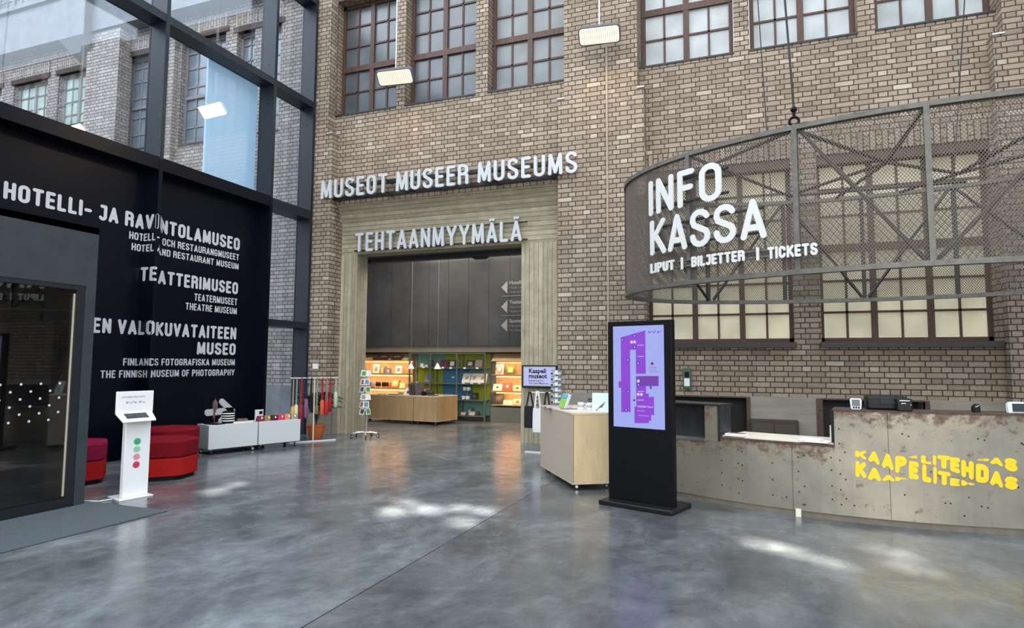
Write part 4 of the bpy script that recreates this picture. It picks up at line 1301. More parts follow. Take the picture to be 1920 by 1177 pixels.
# ================================================================== MAP TOTEM
ka = R(-17.5)
kx = Vector((math.cos(ka), math.sin(ka), 0)); ky = Vector((-math.sin(ka), math.cos(ka), 0))
tot = thing('map_totem', 'tall black digital totem showing a purple building map', 'information totem', (-1.2, 6.9, 0))
def km(x, y, z):  # x along the front, y to the back, from the base's front left corner
    p = Vector((-1.571, 6.767, 0)) + kx * x + ky * y
    return (p.x, p.y, z)


def kbox(name, m_, x0, x1, y0, y1, z0, z1, bevel=0.0, mtop=None):
    mb = MB(); vs = [km(*p) for p in [(x0, y0, z0), (x1, y0, z0), (x1, y1, z0), (x0, y1, z0), (x0, y0, z1), (x1, y0, z1), (x1, y1, z1), (x0, y1, z1)]]
    mb.add(vs, [(0, 3, 2, 1), (4, 5, 6, 7), (0, 1, 5, 4), (1, 2, 6, 5), (2, 3, 7, 6), (3, 0, 4, 7)])
    return mb.build(name, m_, tot, bevel=bevel)


kbox('base_plate', M['black_plastic'], 0, 0.836, 0, 0.50, 0, 0.05, 0.012)
BX0, BX1, BY0 = 0.035, 0.785, 0.165
kbox('body', M['black'], BX0, BX1, BY0, BY0 + 0.085, 0.05, 1.962, 0.006)
SX0, SX1, SZ0, SZ1 = BX0 + 0.068, BX1 - 0.085, 0.822, 1.908
kbox('screen', M['screen_blue'], SX0, SX1, BY0 - 0.003, BY0 + 0.001, SZ0, SZ1)
def sc(u, v, a=0.0):
    return km(SX0 + (SX1 - SX0) * u, BY0 - 0.004 - a, SZ0 + (SZ1 - SZ0) * v)


def zoomuv(x, y):
    u = (x - 98) / 295.0
    return (u, 1 - (y - (65 - 8 * u)) / (563 + 32 * u))


mb = MB()
def spoly(mb, pts, a0=0.0, a1=0.0008):
    mb.prism([zoomuv(*p) for p in pts], a1, a0, lambda u, v, a: sc(u, v, a))
for x0, x1, y0, y1 in ((145, 200, 198, 550), (130, 145, 377, 412), (234, 290, 198, 335)):
    spoly(mb, [(x0, y0), (x1, y0), (x1, y1), (x0, y1)])
for k in range(8):
    x0 = 145 + k * 18.125
    spoly(mb, [(x0, 128 - k * 4.9), (x0 + 18.2, 122 - k * 4.9), (x0 + 18.2, 198), (x0, 198)])
for x0, x1, y0, y1 in ((234, 290, 405, 520), (290, 306, 447, 520), (306, 335, 466, 568), (223, 306, 520, 568), (223, 318, 568, 600), (223, 305, 600, 613)):
    spoly(mb, [(x0, y0), (x1, y0), (x1, y1), (x0, y1)])
mb.build('map_shape', M['screen_purple'], tot)
mb = MB()
for x0, x1, y0, y1 in ((234, 362, 348, 405), (312, 323, 405, 421)):
    spoly(mb, [(x0, y0), (x1, y0), (x1, y1), (x0, y1)])
mb.build('map_wing', M['screen_violet'], tot)
mb = MB(); mw = MB()
def disc(mb, x, y, r, a1):
    mb.prism([zoomuv(x + r * math.cos(2 * math.pi * i / 14), y + 1.1 * r * math.sin(2 * math.pi * i / 14)) for i in range(14)], a1, 0, lambda u, v, a: sc(u, v, a))
for x, y in ((155, 141), (227, 119), (227, 184), (187, 256), (248, 275), (248, 398), (187, 435), (174, 537)):
    disc(mb, x, y, 9.5, 0.0014)
    mw.prism([zoomuv(x + 3.2 * math.cos(2 * math.pi * i / 10), y + 5 * math.sin(2 * math.pi * i / 10)) for i in range(10)], 0.002, 0, lambda u, v, a: sc(u, v, a))
mb.build('map_marks', M['screen_mark'], tot)
for x, y in ((210, 154), (228, 154), (247, 376), (246, 451), (264, 452)): disc(mw, x, y, 8, 0.0014)
for x0, x1, y in ((245, 280, 171), (245, 280, 235), (243, 280, 433), (240, 277, 482)):
    spoly(mw, [(x0, y), (x1, y), (x1, y + 3), (x0, y + 3)], 0, 0.0014)
def stext(mb, body, x, y, hpx, fat=0.0):
    k = 1 / 295.0; kv = 1 / 575.0
    u0, v0 = zoomuv(x, y)
    flat_text(mb, body, 1.0, lambda a, b, d: sc(u0 + a * hpx * 1.4 * k, v0 + b * hpx * 1.4 * kv, 0.0014), 0, 'LEFT', fat)
stext(mw, 'TANSSIN TALO', 238, 523, 9.6, 0.02)
stext(mw, 'PANNUHALLI', 240, 545, 5); stext(mw, 'MERIKAAPELIHALLI', 246, 572, 5)
mw.build('map_white', M['screen_white'], tot)
mk = MB()
stext(mk, 'Olet tässä', 308, 302, 8); stext(mk, 'Du är här', 308, 315, 8); stext(mk, 'You are here', 308, 328, 8)
for k in range(9): spoly(mk, [(307 + k * 8.5, 92 + (k % 2) * 4), (313 + k * 8.5, 92 + (k % 2) * 4), (315 + k * 8.5, 104 - (k % 3) * 4), (309 + k * 8.5, 104 - (k % 3) * 4)])
mk.build('map_print', M['screen_violet'], tot)
mr_ = MB(); disc(mr_, 327, 278, 8, 0.0014); disc(mr_, 222, 484, 6, 0.0016); mr_.build('map_here_dot', M['screen_red'], tot)

# ================================================================== LAMPS, CONDUIT, NOTICE
def floodlight(x, y, z, rod_top, label, wdt=0.78):
    t = thing('flood_lamp', label, 'lamp', (x, y, z), 'flood lamps on rods before the brick wall')
    nrm = Vector((0.06, -0.74, -0.67)).normalized()
    ux = Vector((1, 0.08, -0.03)).normalized(); uy = nrm.cross(ux).normalized(); ux = uy.cross(nrm).normalized()
    c = Vector((x, y, z))
    f = lambda u, v, a: tuple(c + ux * u + uy * v - nrm * a)
    def rr(w_, h_, r):
        p = []
        for sx_, sy_, a0 in ((1, 1, 0), (-1, 1, 90), (-1, -1, 180), (1, -1, 270)):
            p += [(sx_ * (w_ / 2 - r) + r * math.cos(R(a0 + k * 22.5)), sy_ * (h_ / 2 - r) + r * math.sin(R(a0 + k * 22.5))) for k in range(5)]
        return p
    mb = MB(); mb.prism(rr(wdt, 0.32, 0.07), 0.0, 0.12, f); mb.build('housing', M['grey_plastic'], t, bevel=0.01)
    mb = MB(); mb.prism(rr(wdt - 0.05, 0.27, 0.05), -0.006, 0.0, f)
    lens = mb.build('lens', M['flood'], t)
    mb = MB()
    for k in range(1, 18):
        u = -wdt / 2 + 0.03 + k * (wdt - 0.06) / 18
        mb.prism([(u - .0035, -.13), (u + .0035, -.13), (u + .0035, .13), (u - .0035, .13)], -0.014, -0.006, f)
    mb.build('lens_ribs', color('rib', (0.42, 0.30, 0.16)), t)
    mb = MB(); mb.cyl((x, y + 0.03, z + 0.08), (x, y + 0.03, rod_top), 0.014, 10); mb.box(x - 0.05, x + 0.05, y - 0.01, y + 0.07, z + 0.10, z + 0.16)
    mb.build('rod', M['alu'], t)
    lamp('flood_light', 'AREA', tuple(c + nrm * 0.05), 42, (1.0, 0.76, 0.46), tuple(c + nrm), shape='RECTANGLE', size=wdt - 0.1, size_y=0.28)
    return t


floodlight(-6.65, 10.74, 7.27, 10.95, 'warm flood lamp on a rod before the dark upper windows')
floodlight(-2.39, 10.55, 7.27, 10.95, 'warm flood lamp on a rod in front of the middle brick pier', 0.74)
mb = MB(); mb.cyl((-2.335, 10.90, 0), (-2.335, 10.90, 7.25), 0.017, 8)
tag(mb.build('conduit_pipe', color('pipe', (0.36, 0.30, 0.24))), 'thin painted conduit running down the middle brick pier', 'pipe')
mb = MB(); mb.box(-8.60, -8.46, 10.905, 10.92, 1.36, 1.47)
tag(mb.build('paper_notice', M['paper']), 'small white paper notice on the left brick pier', 'notice')

# ================================================================== FEEDBACK STAND
fb = thing('feedback_stand', 'slim white feedback stand with four smiley stickers', 'feedback stand', (-6.45, 5.16, 0))
mb = MB(); mb.prism([(-6.69, 5.06), (-6.36, 4.95), (-6.31, 5.32), (-6.62, 5.42)], 0, 0.012)
mb.build('base_plate', M['white_gloss'], fb, bevel=0.003)
fa = R(7)
F0 = Matrix.Translation((-6.43, 5.035, 0)) @ Matrix.Rotation(-fa, 4, 'Z')   # local y runs along the front, +x to the viewer
def fm(x, y, z): return tuple(F0 @ Vector((x, y, z)))
mb = MB(F0); mb.box(-0.06, 0, 0, 0.285, 0.012, 0.86); mb.build('post', M['white_gloss'], fb, bevel=0.006)
mb = MB(); mb.prism([(-0.06, -0.09), (0.12, -0.110), (0.12, 0.265), (-0.06, 0.325)], 0.0, 0.02, lambda u, v, a: fm(u, v, 0.915 - (u + 0.06) * 0.45 + a))
mb.build('tilted_shelf', M['white_gloss'], fb, bevel=0.006)
mb = MB(); mb.prism([(-0.025, -0.02), (0.075, -0.035), (0.075, 0.21), (-0.025, 0.23)], 0.02, 0.024, lambda u, v, a: fm(u, v, 0.915 - (u + 0.06) * 0.45 + a))
mb.build('touch_screen', M['screen_off'], fb)
mb = MB(); mb.box(-0.075, -0.055, -0.085, 0.335, 0.925, 1.165); mb.mtx = None
hp = MB(F0); hp.box(-0.075, -0.055, -0.085, 0.335, 0.925, 1.165); hp.build('header_panel', M['white_gloss'], fb, bevel=0.006)
mb = MB(F0); mb.box(-0.0555, -0.054, -0.055, 0.305, 0.955, 1.135); mb.build('header_sheet', M['paper'], fb)
mb = MB()
flat_text(mb, 'ANNA MEILLE PALAUTETTA', 0.021, lambda a, b, d: fm(-0.053, -0.03 + a, 1.095 + b), 0, 'LEFT', 0.0006)
for k in range(9):
    a = 0.02 + k * 0.024
    mb.add([fm(-0.053, a, 1.03 + (k % 2) * .012), fm(-0.053, a + .018, 1.03 + (k % 2) * .012), fm(-0.053, a + .022, 1.055 - (k % 3) * .006), fm(-0.053, a + .004, 1.055 - (k % 3) * .006)], [(0, 1, 2, 3)])
mb.build('header_print', color('grey_lilac', (0.30, 0.29, 0.42)), fb)
SM = [(0.61, (0.05, 0.45, 0.17), 1), (0.525, (0.30, 0.68, 0.42), 0.35), (0.44, (0.80, 0.32, 0.38), -0.35), (0.355, (0.66, 0.05, 0.10), -1)]
for z, c, sm in SM:
    mb = MB(); mb.prism([(0.135 + 0.040 * math.cos(2 * math.pi * i / 24), z + 0.037 * math.sin(2 * math.pi * i / 24)) for i in range(24)], 0.0, 0.0012, lambda u, v, a: fm(a + 0.0005, u, v))
    s_ = mb.build('smiley_sticker', color('smiley%d' % int(z * 1000), c), fb)
    mb = MB()
    for e_ in (-0.013, 0.013): mb.prism([(0.135 + e_ + 0.0045 * math.cos(2 * math.pi * i / 10), z + 0.010 + 0.0045 * math.sin(2 * math.pi * i / 10)) for i in range(10)], 0.0012, 0.002, lambda u, v, a: fm(a + 0.0005, u, v))
    ribbon(mb, [(0.135 + 0.017 * math.cos(R(a)), z - 0.010 - sm * 0.009 * math.sin(R(a))) for a in range(0, 181, 20)], 0.0022, lambda u, v, a: fm(0.0026 - a, u, v), 0.001)
    mb.build('face', color('smiley_ink%d' % int(z * 1000), tuple(v * 0.25 for v in c)), s_)
mb = MB(); mb.tube([(-6.55, 4.86, 0.008), (-6.75, 4.80, 0.008), (-7.0, 4.88, 0.008)], 0.008, 6); mb.tube([(-6.5, 4.97, 0.012), (-6.55, 4.86, 0.008)], 0.007, 6)
tag(mb.build('power_cord', M['white']), 'white power cord on the floor behind the feedback stand', 'cord')

# ================================================================== RED POUFS
def pouf(x, y, a, r, label, top, group='red felt poufs'):
    t = thing('felt_pouf', label, 'pouf', (x, y, 0), group)
    def hexa(rr, cr=0.20):
        P = [Vector((x + rr * math.cos(a + k * math.pi / 3), y + rr * math.sin(a + k * math.pi / 3))) for k in range(6)]
        out = []
        for k in range(6):
            p, q, n = P[k], P[k - 1], P[(k + 1) % 6]
            s0 = p + (q - p) * cr; s1 = p + (n - p) * cr
            for i in range(5):
                f_ = i / 4
                out.append(tuple((s0 * (1 - f_) ** 2 + p * 2 * f_ * (1 - f_) + s1 * f_ ** 2)))
        return out
    mb = MB(); mb.prism(hexa(r * 0.99), 0.05, 0.275); mb.build('base', M['red_side'], t, bevel=0.01)
    mb = MB(); mb.prism(hexa(r), 0.275, 0.50); mb.build('cushion', top, t, bevel=0.03, seg=3)
    mb = MB(); mb.prism(hexa(r * 0.9), 0.0, 0.05); mb.build('foot', M['black'], t)
    return t


pouf(-7.22, 6.22, R(-12), 0.42, 'red felt pouf half hidden behind the white feedback stand', M['red_top'])
pouf(-8.30, 7.22, R(10), 0.46, 'red felt pouf against the black wall, beside the low white cart', M['red_top'])
pouf(-7.95, 5.45, R(20), 0.48, 'red felt pouf with a plum top, partly hidden by the dark door frame', M['plum_top'])

# ================================================================== CASTERS, CARTS
def caster(root, x, y, h, a=0.0, wheel=None, metal=None):
    r = h * 0.45
    mb = MB(); mb.cyl((x, y, h), (x, y, h * 0.86), h * 0.25, 10); mb.bar((x, y, h * 0.88), (x + r * 0.5 * math.cos(a), y + r * 0.5 * math.sin(a), r), h * 0.30, h * 0.10, (math.cos(a), math.sin(a), 0.3))
    c = mb.build('caster', metal or M['chrome'], root)
    cx, cy = x + r * 0.5 * math.cos(a), y + r * 0.5 * math.sin(a)
    px, py = -math.sin(a) * h * 0.16, math.cos(a) * h * 0.16
    mb = MB(); mb.cyl((cx - px, cy - py, r), (cx + px, cy + py, r), r, 16)
    mb.build('wheel', wheel or M['rubber'], c, bevel=h * 0.04)
    mb = MB(); mb.cyl((cx - px * 1.15, cy - py * 1.15, r), (cx + px * 1.15, cy + py * 1.15, r), r * 0.5, 12)
    mb.build('hub', M['alu'], c)


def cart(ax, ay, bx, by, depth, z0, z1, label, name='display_cart'):
    A = Vector((ax, ay, 0)); e = (Vector((bx, by, 0)) - A); ln = e.length; e.normalize(); n = Vector((e.y, -e.x, 0))
    t = thing(name, label, 'cart', (ax, ay, 0), 'low white carts')
    f = lambda u, v, z: tuple(A + e * u - n * v + Vector((0, 0, z)))
    def bx_(nm, m_, u0, u1, v0, v1, za, zb):
        mb = MB(); mb.add([f(u0, v0, za), f(u1, v0, za), f(u1, v1, za), f(u0, v1, za), f(u0, v0, zb), f(u1, v0, zb), f(u1, v1, zb), f(u0, v1, zb)], [(0, 3, 2, 1), (4, 5, 6, 7), (0, 1, 5, 4), (1, 2, 6, 5), (2, 3, 7, 6), (3, 0, 4, 7)])
        return mb.build(nm, m_, t, bevel=0.003)
    bx_('front_panel', M['white'], 0, ln, 0, 0.018, z0, z1)
    bx_('back_panel', M['white'], 0, ln, depth - 0.018, depth, z0, z1)
    bx_('side_panel', color('grey_laminate', (0.30, 0.34, 0.34)), 0, 0.018, 0.018, depth - 0.018, z0, z1)
    bx_('side_panel', color('grey_laminate', (0.30, 0.34, 0.34)), ln - 0.018, ln, 0.018, depth - 0.018, z0, z1)
    bx_('top', M['white'], 0.018, ln - 0.018, 0.018, depth - 0.018, z1 - 0.03, z1)
    bx_('bottom', M['rubber'], 0.02, ln - 0.02, 0.02, depth - 0.02, z0 - 0.012, z0 + 0.01)
    for u, v in ((0.07, 0.06), (ln - 0.07, 0.06), (0.07, depth - 0.06), (ln - 0.07, depth - 0.06)):
        p = f(u, v, 0); caster(t, p[0], p[1], z0 - 0.012, random.random() * 6, M['rubber'])
    return f, ln


random.seed(7)
f1, l1 = cart(-8.16, 7.84, -7.892, 8.625, 0.42, 0.09, 0.475, 'low white cart on casters carrying a scarf stand, in front of the white arrow')
f2, l2 = cart(-7.885, 8.645, -7.63, 9.39, 0.42, 0.09, 0.475, 'low white cart on casters carrying a row of coloured pouches')
# scarf stand
p = f1(0.16, 0.17, 0.475)
t = thing('scarf_stand', 'small dark stand with a scarf knotted on its pole, on the low white cart', 'stand', p)
mb = MB(); mb.box(p[0] - 0.14, p[0] + 0.14, p[1] - 0.09, p[1] + 0.09, p[2], p[2] + 0.012); mb.build('foot', M['black'], t)
mb = MB(); mb.cyl(p, (p[0], p[1], p[2] + 0.42), 0.008, 8); mb.build('pole', color('umber', (0.10, 0.05, 0.045)), t)
mb = MB()
for k, (dx, dy, l) in enumerate(((0.02, 0.0, .2), (-0.02, 0.015, .24), (0.0, -0.02, .30), (0.028, 0.02, .16), (-0.03, -0.01, .14))):
    mb.tube([(p[0], p[1], p[2] + 0.40), (p[0] + dx * .8, p[1] + dy * .8, p[2] + 0.35), (p[0] + dx, p[1] + dy, p[2] + 0.40 - l)], lambda q: 0.008 + 0.006 * math.sin(math.pi * q), 6)
mb.build('scarf', color('plum_scarf', (0.16, 0.07, 0.075)), t, smooth=True)
# striped bundle
p = f1(0.40, 0.20, 0.475)
t = thing('striped_bundle', 'black and white striped bundle in front of the white arrow', 'bundle', p)
mb = MB(); prof = [(0.085, 0), (0.098, 0.03), (0.095, 0.09), (0.102, 0.15), (0.09, 0.19), (0.05, 0.205)]
mb.lathe(prof, p, 20); mb.build('body', M['black'], t, smooth=True)
for z in (0.035, 0.075, 0.115, 0.155):
    mb = MB(); mb.lathe([(0.1, z), (0.1055, z + 0.004), (0.1055, z + 0.014), (0.1, z + 0.018)], p, 20); mb.build('stripe', M['paper'], t, smooth=True)
mb = MB(); mb.sphere((p[0], p[1], p[2] + 0.225), 0.018, 8, 6); mb.build('knot', M['black'], t)
for u, v, sx_, sy_, sz_, c, lab in ((0.56, 0.13, 0.20, 0.13, 0.018, (0.70, 0.69, 0.64), 'flat pile of cream cards on the low white cart, right of the striped bundle'),
                               (0.70, 0.30, 0.16, 0.10, 0.05, (0.16, 0.10, 0.06), 'small brown box at the right end of the scarf cart'),
                               (0.73, 0.12, 0.12, 0.09, 0.022, (0.60, 0.60, 0.60), 'pale flat box at the front right corner of the scarf cart')):
    q = f1(u, v, 0.475); mb = MB(); mb.tbox(rotz(q[0], q[1], 1.0, q[2]), sx_, sy_, sz_)
    tag(mb.build('card_box', color('cb%d' % int(u * 100), c), bevel=0.003), lab, 'box')
# pouches on the second cart
PC = [((0.20, 0.02, 0.05), 'wine red'), ((0.28, 0.17, 0.06), 'olive gold'), ((0.06, 0.015, 0.02), 'near black'), ((0.55, 0.03, 0.10), 'pink red'), ((0.62, 0.22, 0.12), 'orange'), ((0.25, 0.28, 0.20), 'sage green')]
for k, (c, nm) in enumerate(PC):
    u = 0.075 + k * 0.128; q = f2(u, 0.12, 0.475)
    t = thing('fabric_pouch', '%s fabric pouch in the row on the low white cart' % nm, 'pouch', q, 'fabric pouches on the white cart')
    E_ = Matrix.Translation(q) @ Matrix.Rotation(math.atan2(0.946, 0.323) + 0.1 * math.sin(k * 2.1), 4, 'Z') @ Matrix.Rotation(0.12, 4, 'X')
    mb = MB(); mb.add([tuple(E_ @ Vector(v)) for v in [(-.055, -.045, 0), (.055, -.045, 0), (.06, .05, 0), (-.06, .05, 0), (-.06, -.018, .098), (.058, -.014, .10), (.062, .02, .092), (-.058, .02, .096)]], [(0, 3, 2, 1), (4, 5, 6, 7), (0, 1, 5, 4), (1, 2, 6, 5), (2, 3, 7, 6), (3, 0, 4, 7)])
    mb.build('body', noisy('pouch_%d' % k, c, 0.35, 30, 0.9), t, bevel=0.014, seg=3)
    mb = MB(); mb.tbox(E_ @ Matrix.Translation((0.018, -0.032, 0.045)) @ Matrix.Rotation(-0.3, 4, 'X'), 0.022, 0.006, 0.035)
    mb.build('tag_label', M['paper'], t)
q = f2(0.17, 0.33, 0.475)
t = thing('wall_tablet', 'small white device with a dark screen behind the coloured pouches', 'device', q)
E_ = Matrix.Translation(q) @ Matrix.Rotation(math.atan2(0.946, 0.323), 4, 'Z')
mb = MB(); mb.tbox(E_, 0.15, 0.03, 0.185); mb.build('case', M['white'], t, bevel=0.006)
mb = MB(); mb.tbox(E_ @ Matrix.Translation((0.025, -0.016, 0.105)), 0.065, 0.004, 0.055); mb.build('screen', M['screen_off'], t)

# ================================================================== HANGING RACK AND PALM
HC = Vector((-7.79, 9.955, 0)); he = Vector((0.545, 0.838, 0)); hn = Vector((0.838, -0.545, 0))
rk = thing('hanging_rack', 'thin white T shaped rack hung with straps and pouches', 'rack', HC)
mb = MB(); mb.bar(HC - he * 0.45 + Vector((0, 0, .012)), HC + he * 0.44 + Vector((0, 0, .012)), 0.03, 0.024); mb.build('foot_bar', M['white'], rk)
mb = MB(); mb.cyl(HC + Vector((0, 0, 0.02)), HC + Vector((0, 0, 1.2)), 0.013, 10); mb.build('pole', color('cream_pole', (0.62, 0.57, 0.48)), rk)
mb = MB(); mb.cyl(HC - he * 0.46 + Vector((0, 0, 1.2)), HC + he * 0.46 + Vector((0, 0, 1.2)), 0.011, 10); mb.build('top_bar', M['white'], rk)
HI = [(-0.40, 'beige', (0.45, 0.40, 0.32), 0.022, 0.55, 'yellow', (0.52, 0.36, 0.08), 0.36), (-0.335, 'pale grey', (0.50, 0.50, 0.48), 0.014, 0.52, 'cream', (0.66, 0.58, 0.36), 0.34),
      (-0.25, 'red', (0.50, 0.03, 0.06), 0.034, 0.52, 'dark red', (0.25, 0.02, 0.03), 0.34), (-0.15, 'navy blue', (0.02, 0.04, 0.09), 0.034, 0.42, 'purple', (0.22, 0.08, 0.18), 0.36),
      (-0.06, 'black', (0.012, 0.012, 0.014), 0.03, 0.66, None, None, 0), (0.05, 'sand', (0.46, 0.40, 0.29), 0.022, 0.56, 'brown', (0.16, 0.12, 0.08), 0.16),
      (0.155, 'scarlet', (0.56, 0.03, 0.03), 0.03, 0.45, 'orange', (0.62, 0.10, 0.03), 0.29), (0.24, 'pink and white', (0.62, 0.30, 0.32), 0.03, 0.45, 'crimson', (0.42, 0.02, 0.03), 0.29),
      (0.31, 'deep red', (0.45, 0.02, 0.03), 0.022, 0.40, 'maroon', (0.26, 0.01, 0.02), 0.28), (0.42, 'pale lace', (0.55, 0.58, 0.50), 0.034, 0.30, 'pale green', (0.42, 0.50, 0.36), 0.30)]
for s_, n1_, c1, wd, ln_, n2_, c2, pl in HI:
    lab = '%s strap hanging from the white rack' % n1_ if not n2_ else '%s strap with a %s pouch hanging from the white rack' % (n1_, n2_)
    P0 = HC + he * s_ + Vector((0, 0, 1.2))
    t = thing('hanging_strap', lab, 'strap', P0, 'straps on the white rack')
    mb = MB()
    for sd in (-1, 1):
        off = hn * (0.014 * sd)
        mb.bar(P0 + off + Vector((0, 0, 0.012)), P0 + off + he * (wd * 0.35 * sd) - Vector((0, 0, ln_)), 0.004, wd * 1.35, tuple(hn))
    mb.bar(P0 - hn * 0.018 + Vector((0, 0, 0.013)), P0 + hn * 0.018 + Vector((0, 0, 0.013)), wd, 0.004, (0, 0, 1))
    mb.build('strap', color('strap_' + n1_, c1, 0.9), t)
    if n2_:
        q = P0 - Vector((0, 0, ln_ - 0.03))
        mb = MB(); mb.lathe([(0.016, 0), (0.034, -0.02), (0.040, -pl * 0.5), (0.038, -pl * 0.94), (0.026, -pl)], (q.x, q.y, q.z), 12)
        mb.build('pouch', color('hpouch_' + n2_, c2, 0.9), t, smooth=True)
pp = (-8.02, 10.33, 0)
pt = thing('potted_palm', 'dark green palm in a terracotta pot behind the white rack', 'plant', pp)
mb = MB(); mb.lathe([(0.105, 0), (0.12, 0.02), (0.165, 0.20), (0.17, 0.25), (0.19, 0.255), (0.19, 0.285), (0.165, 0.285), (0.16, 0.25)], pp, 28); mb.build('pot', M['terracotta'], pt, smooth=True)
mb = MB(); mb.lathe([(0.16, 0.245), (0.10, 0.255), (0.001, 0.26)], pp, 20); mb.build('soil', M['soil'], pt)
random.seed(3)
for k in range(22):
    a = k * 2.4; h = 0.62 + 0.45 * random.random(); rch = 0.20 + 0.24 * random.random()
    stem = [(pp[0] + rch * math.cos(a) * s_ ** 1.6, pp[1] + rch * math.sin(a) * s_ ** 1.6, 0.25 + h * (s_ - 0.38 * s_ ** 3)) for s_ in [i / 9 for i in range(10)]]
    mb = MB(); mb.tube(stem, 0.004, 5)
    for i in range(3, 10):
        c = Vector(stem[i]); d = (Vector(stem[i]) - Vector(stem[i - 1])).normalized(); sdv = d.cross(Vector((0, 0, 1))).normalized()
        for sd in (-1, 1):
            l = 0.20 * math.sin(math.pi * (i - 1) / 10) + 0.03
            tip = c + sdv * sd * l * 0.8 + d * l * 0.75 - Vector((0, 0, l * 0.45)); mid = c + (tip - c) * 0.45 + Vector((0, 0, 0.02)); wv = d * 0.017
            mb.add([tuple(c), tuple(mid + wv), tuple(tip), tuple(mid - wv)], [(0, 1, 2, 3)])
    mb.build('frond', M['leaf'], pt)

# ================================================================== POSTCARD SPINNER BY THE DOORWAY
sp = (-7.30, 10.93)
st_ = thing('card_spinner', 'chrome postcard spinner on casters beside the left concrete jamb', 'card stand', (*sp, 0))
mb = MB(); mb.cyl((*sp, 0.085), (*sp, 1.36), 0.013, 10); mb.cyl((sp[0] + .045, sp[1], 0.09), (sp[0] + .045, sp[1], 0.62), 0.009, 8); mb.build('pole', M['chrome'], st_)
for k in range(5):
    a = R(20 + 72 * k); e_ = (sp[0] + 0.25 * math.cos(a), sp[1] + 0.25 * math.sin(a))
    mb = MB(); mb.tube([(*sp, 0.10), (sp[0] + 0.16 * math.cos(a), sp[1] + 0.16 * math.sin(a), 0.10), (*e_, 0.085)], 0.016, 8); mb.build('leg', M['chrome'], st_)
    caster(st_, e_[0], e_[1], 0.075, a)
tiers = [1.22, 1.05, 0.90, 0.75, 0.60, 0.46]
for z in tiers:
    mb = MB(); mb.tube([(sp[0] + 0.07 * math.cos(R(a)), sp[1] + 0.07 * math.sin(R(a)), z) for a in range(0, 360, 30)], 0.003, 5, closed=True)
    for a in (200, 265, 330, 100):
        mb.cyl((*sp, z), (sp[0] + 0.10 * math.cos(R(a)), sp[1] + 0.10 * math.sin(R(a)), z), 0.003, 5)
    mb.build('pocket_ring', M['chrome'], st_)
CC = [(0.75, 0.75, 0.74), (0.05, 0.05, 0.05), (0.10, 0.24, 0.36), (0.30, 0.26, 0.22), (0.06, 0.26, 0.06), (0.38, 0.10, 0.06)]
tn = ['top', 'second', 'third', 'fourth', 'fifth', 'lowest']
for i, z in enumerate(tiers):
    for j, (a, sd) in enumerate(((200, 'left'), (265, 'front'), (330, 'right'))):
        ar = R(a + 16 * math.sin(i * 2.3 + j)); c = CC[(i * 2 + j * 3) % 6]
        if i == 0 and j == 1: c = (0.06, 0.30, 0.05)
        px_, py_ = sp[0] + 0.105 * math.cos(ar), sp[1] + 0.105 * math.sin(ar)
        E_ = Matrix.Translation((px_, py_, z)) @ Matrix.Rotation(ar + math.pi / 2, 4, 'Z') @ Matrix.Rotation(-0.25, 4, 'X')
        t = thing('postcard', 'postcard in the %s tier of the chrome spinner, %s pocket' % (tn[i], sd), 'postcard', (px_, py_, z), 'postcards in the chrome spinner')
        mb = MB(); mb.tbox(E_, 0.115, 0.004, 0.125); mb.build('card', M['paper'], t)
        mb = MB(); mb.tbox(E_ @ Matrix.Translation((0, -0.003, 0.015)), 0.085, 0.003, 0.09); mb.tbox(E_ @ Matrix.Translation((0, 0.003, 0.015)), 0.085, 0.003, 0.09); mb.build('picture', color('card%d' % ((i * 2 + j * 3) % 6) if not (i == 0 and j == 1) else 'card_green', c), t)

# ================================================================== SCREEN ON THE JAMB
tv = thing('wall_screen', 'black framed screen reading Kaapeli museot on the right concrete jamb', 'screen', (-3.70, 11.2, 1.05))
mb = MB(); mb.box(-4.05, -3.355, 11.20, 11.25, 1.045, 1.465); mb.build('case', M['black_plastic'], tv, bevel=0.008)
mb = MB(); mb.box(-4.02, -3.385, 11.196, 11.2, 1.075, 1.44); mb.build('bezel', M['alu'], tv)
mb = MB(); mb.box(-4.005, -3.40, 11.193, 11.197, 1.09, 1.425); mb.build('display', mat('pale_screen', (0.02, 0.02, 0.03), 0.2, emit=(0.52, 0.57, 0.92), estr=0.9), tv)
mb = MB()
for body, x_, z_, s_, ft in (('Kaapeli', -3.91, 1.32, 0.118, 0.004), ('museot', -3.91, 1.225, 0.118, 0.004), ('Kabelmuseerna', -3.91, 1.165, 0.046, 0.0008), ('The Cable Museums', -3.91, 1.115, 0.046, 0.0008)):
    flat_text(mb, body, s_, lambda a, b, d: (x_ + a, 11.192, z_ + b), 0, 'LEFT', ft)
mb.build('screen_text', M['screen_ink'], tv)
mb = MB(); mb.box(-3.8, -3.6, 11.25, 11.35, 1.15, 1.35); mb.build('bracket', M['black'], tv)

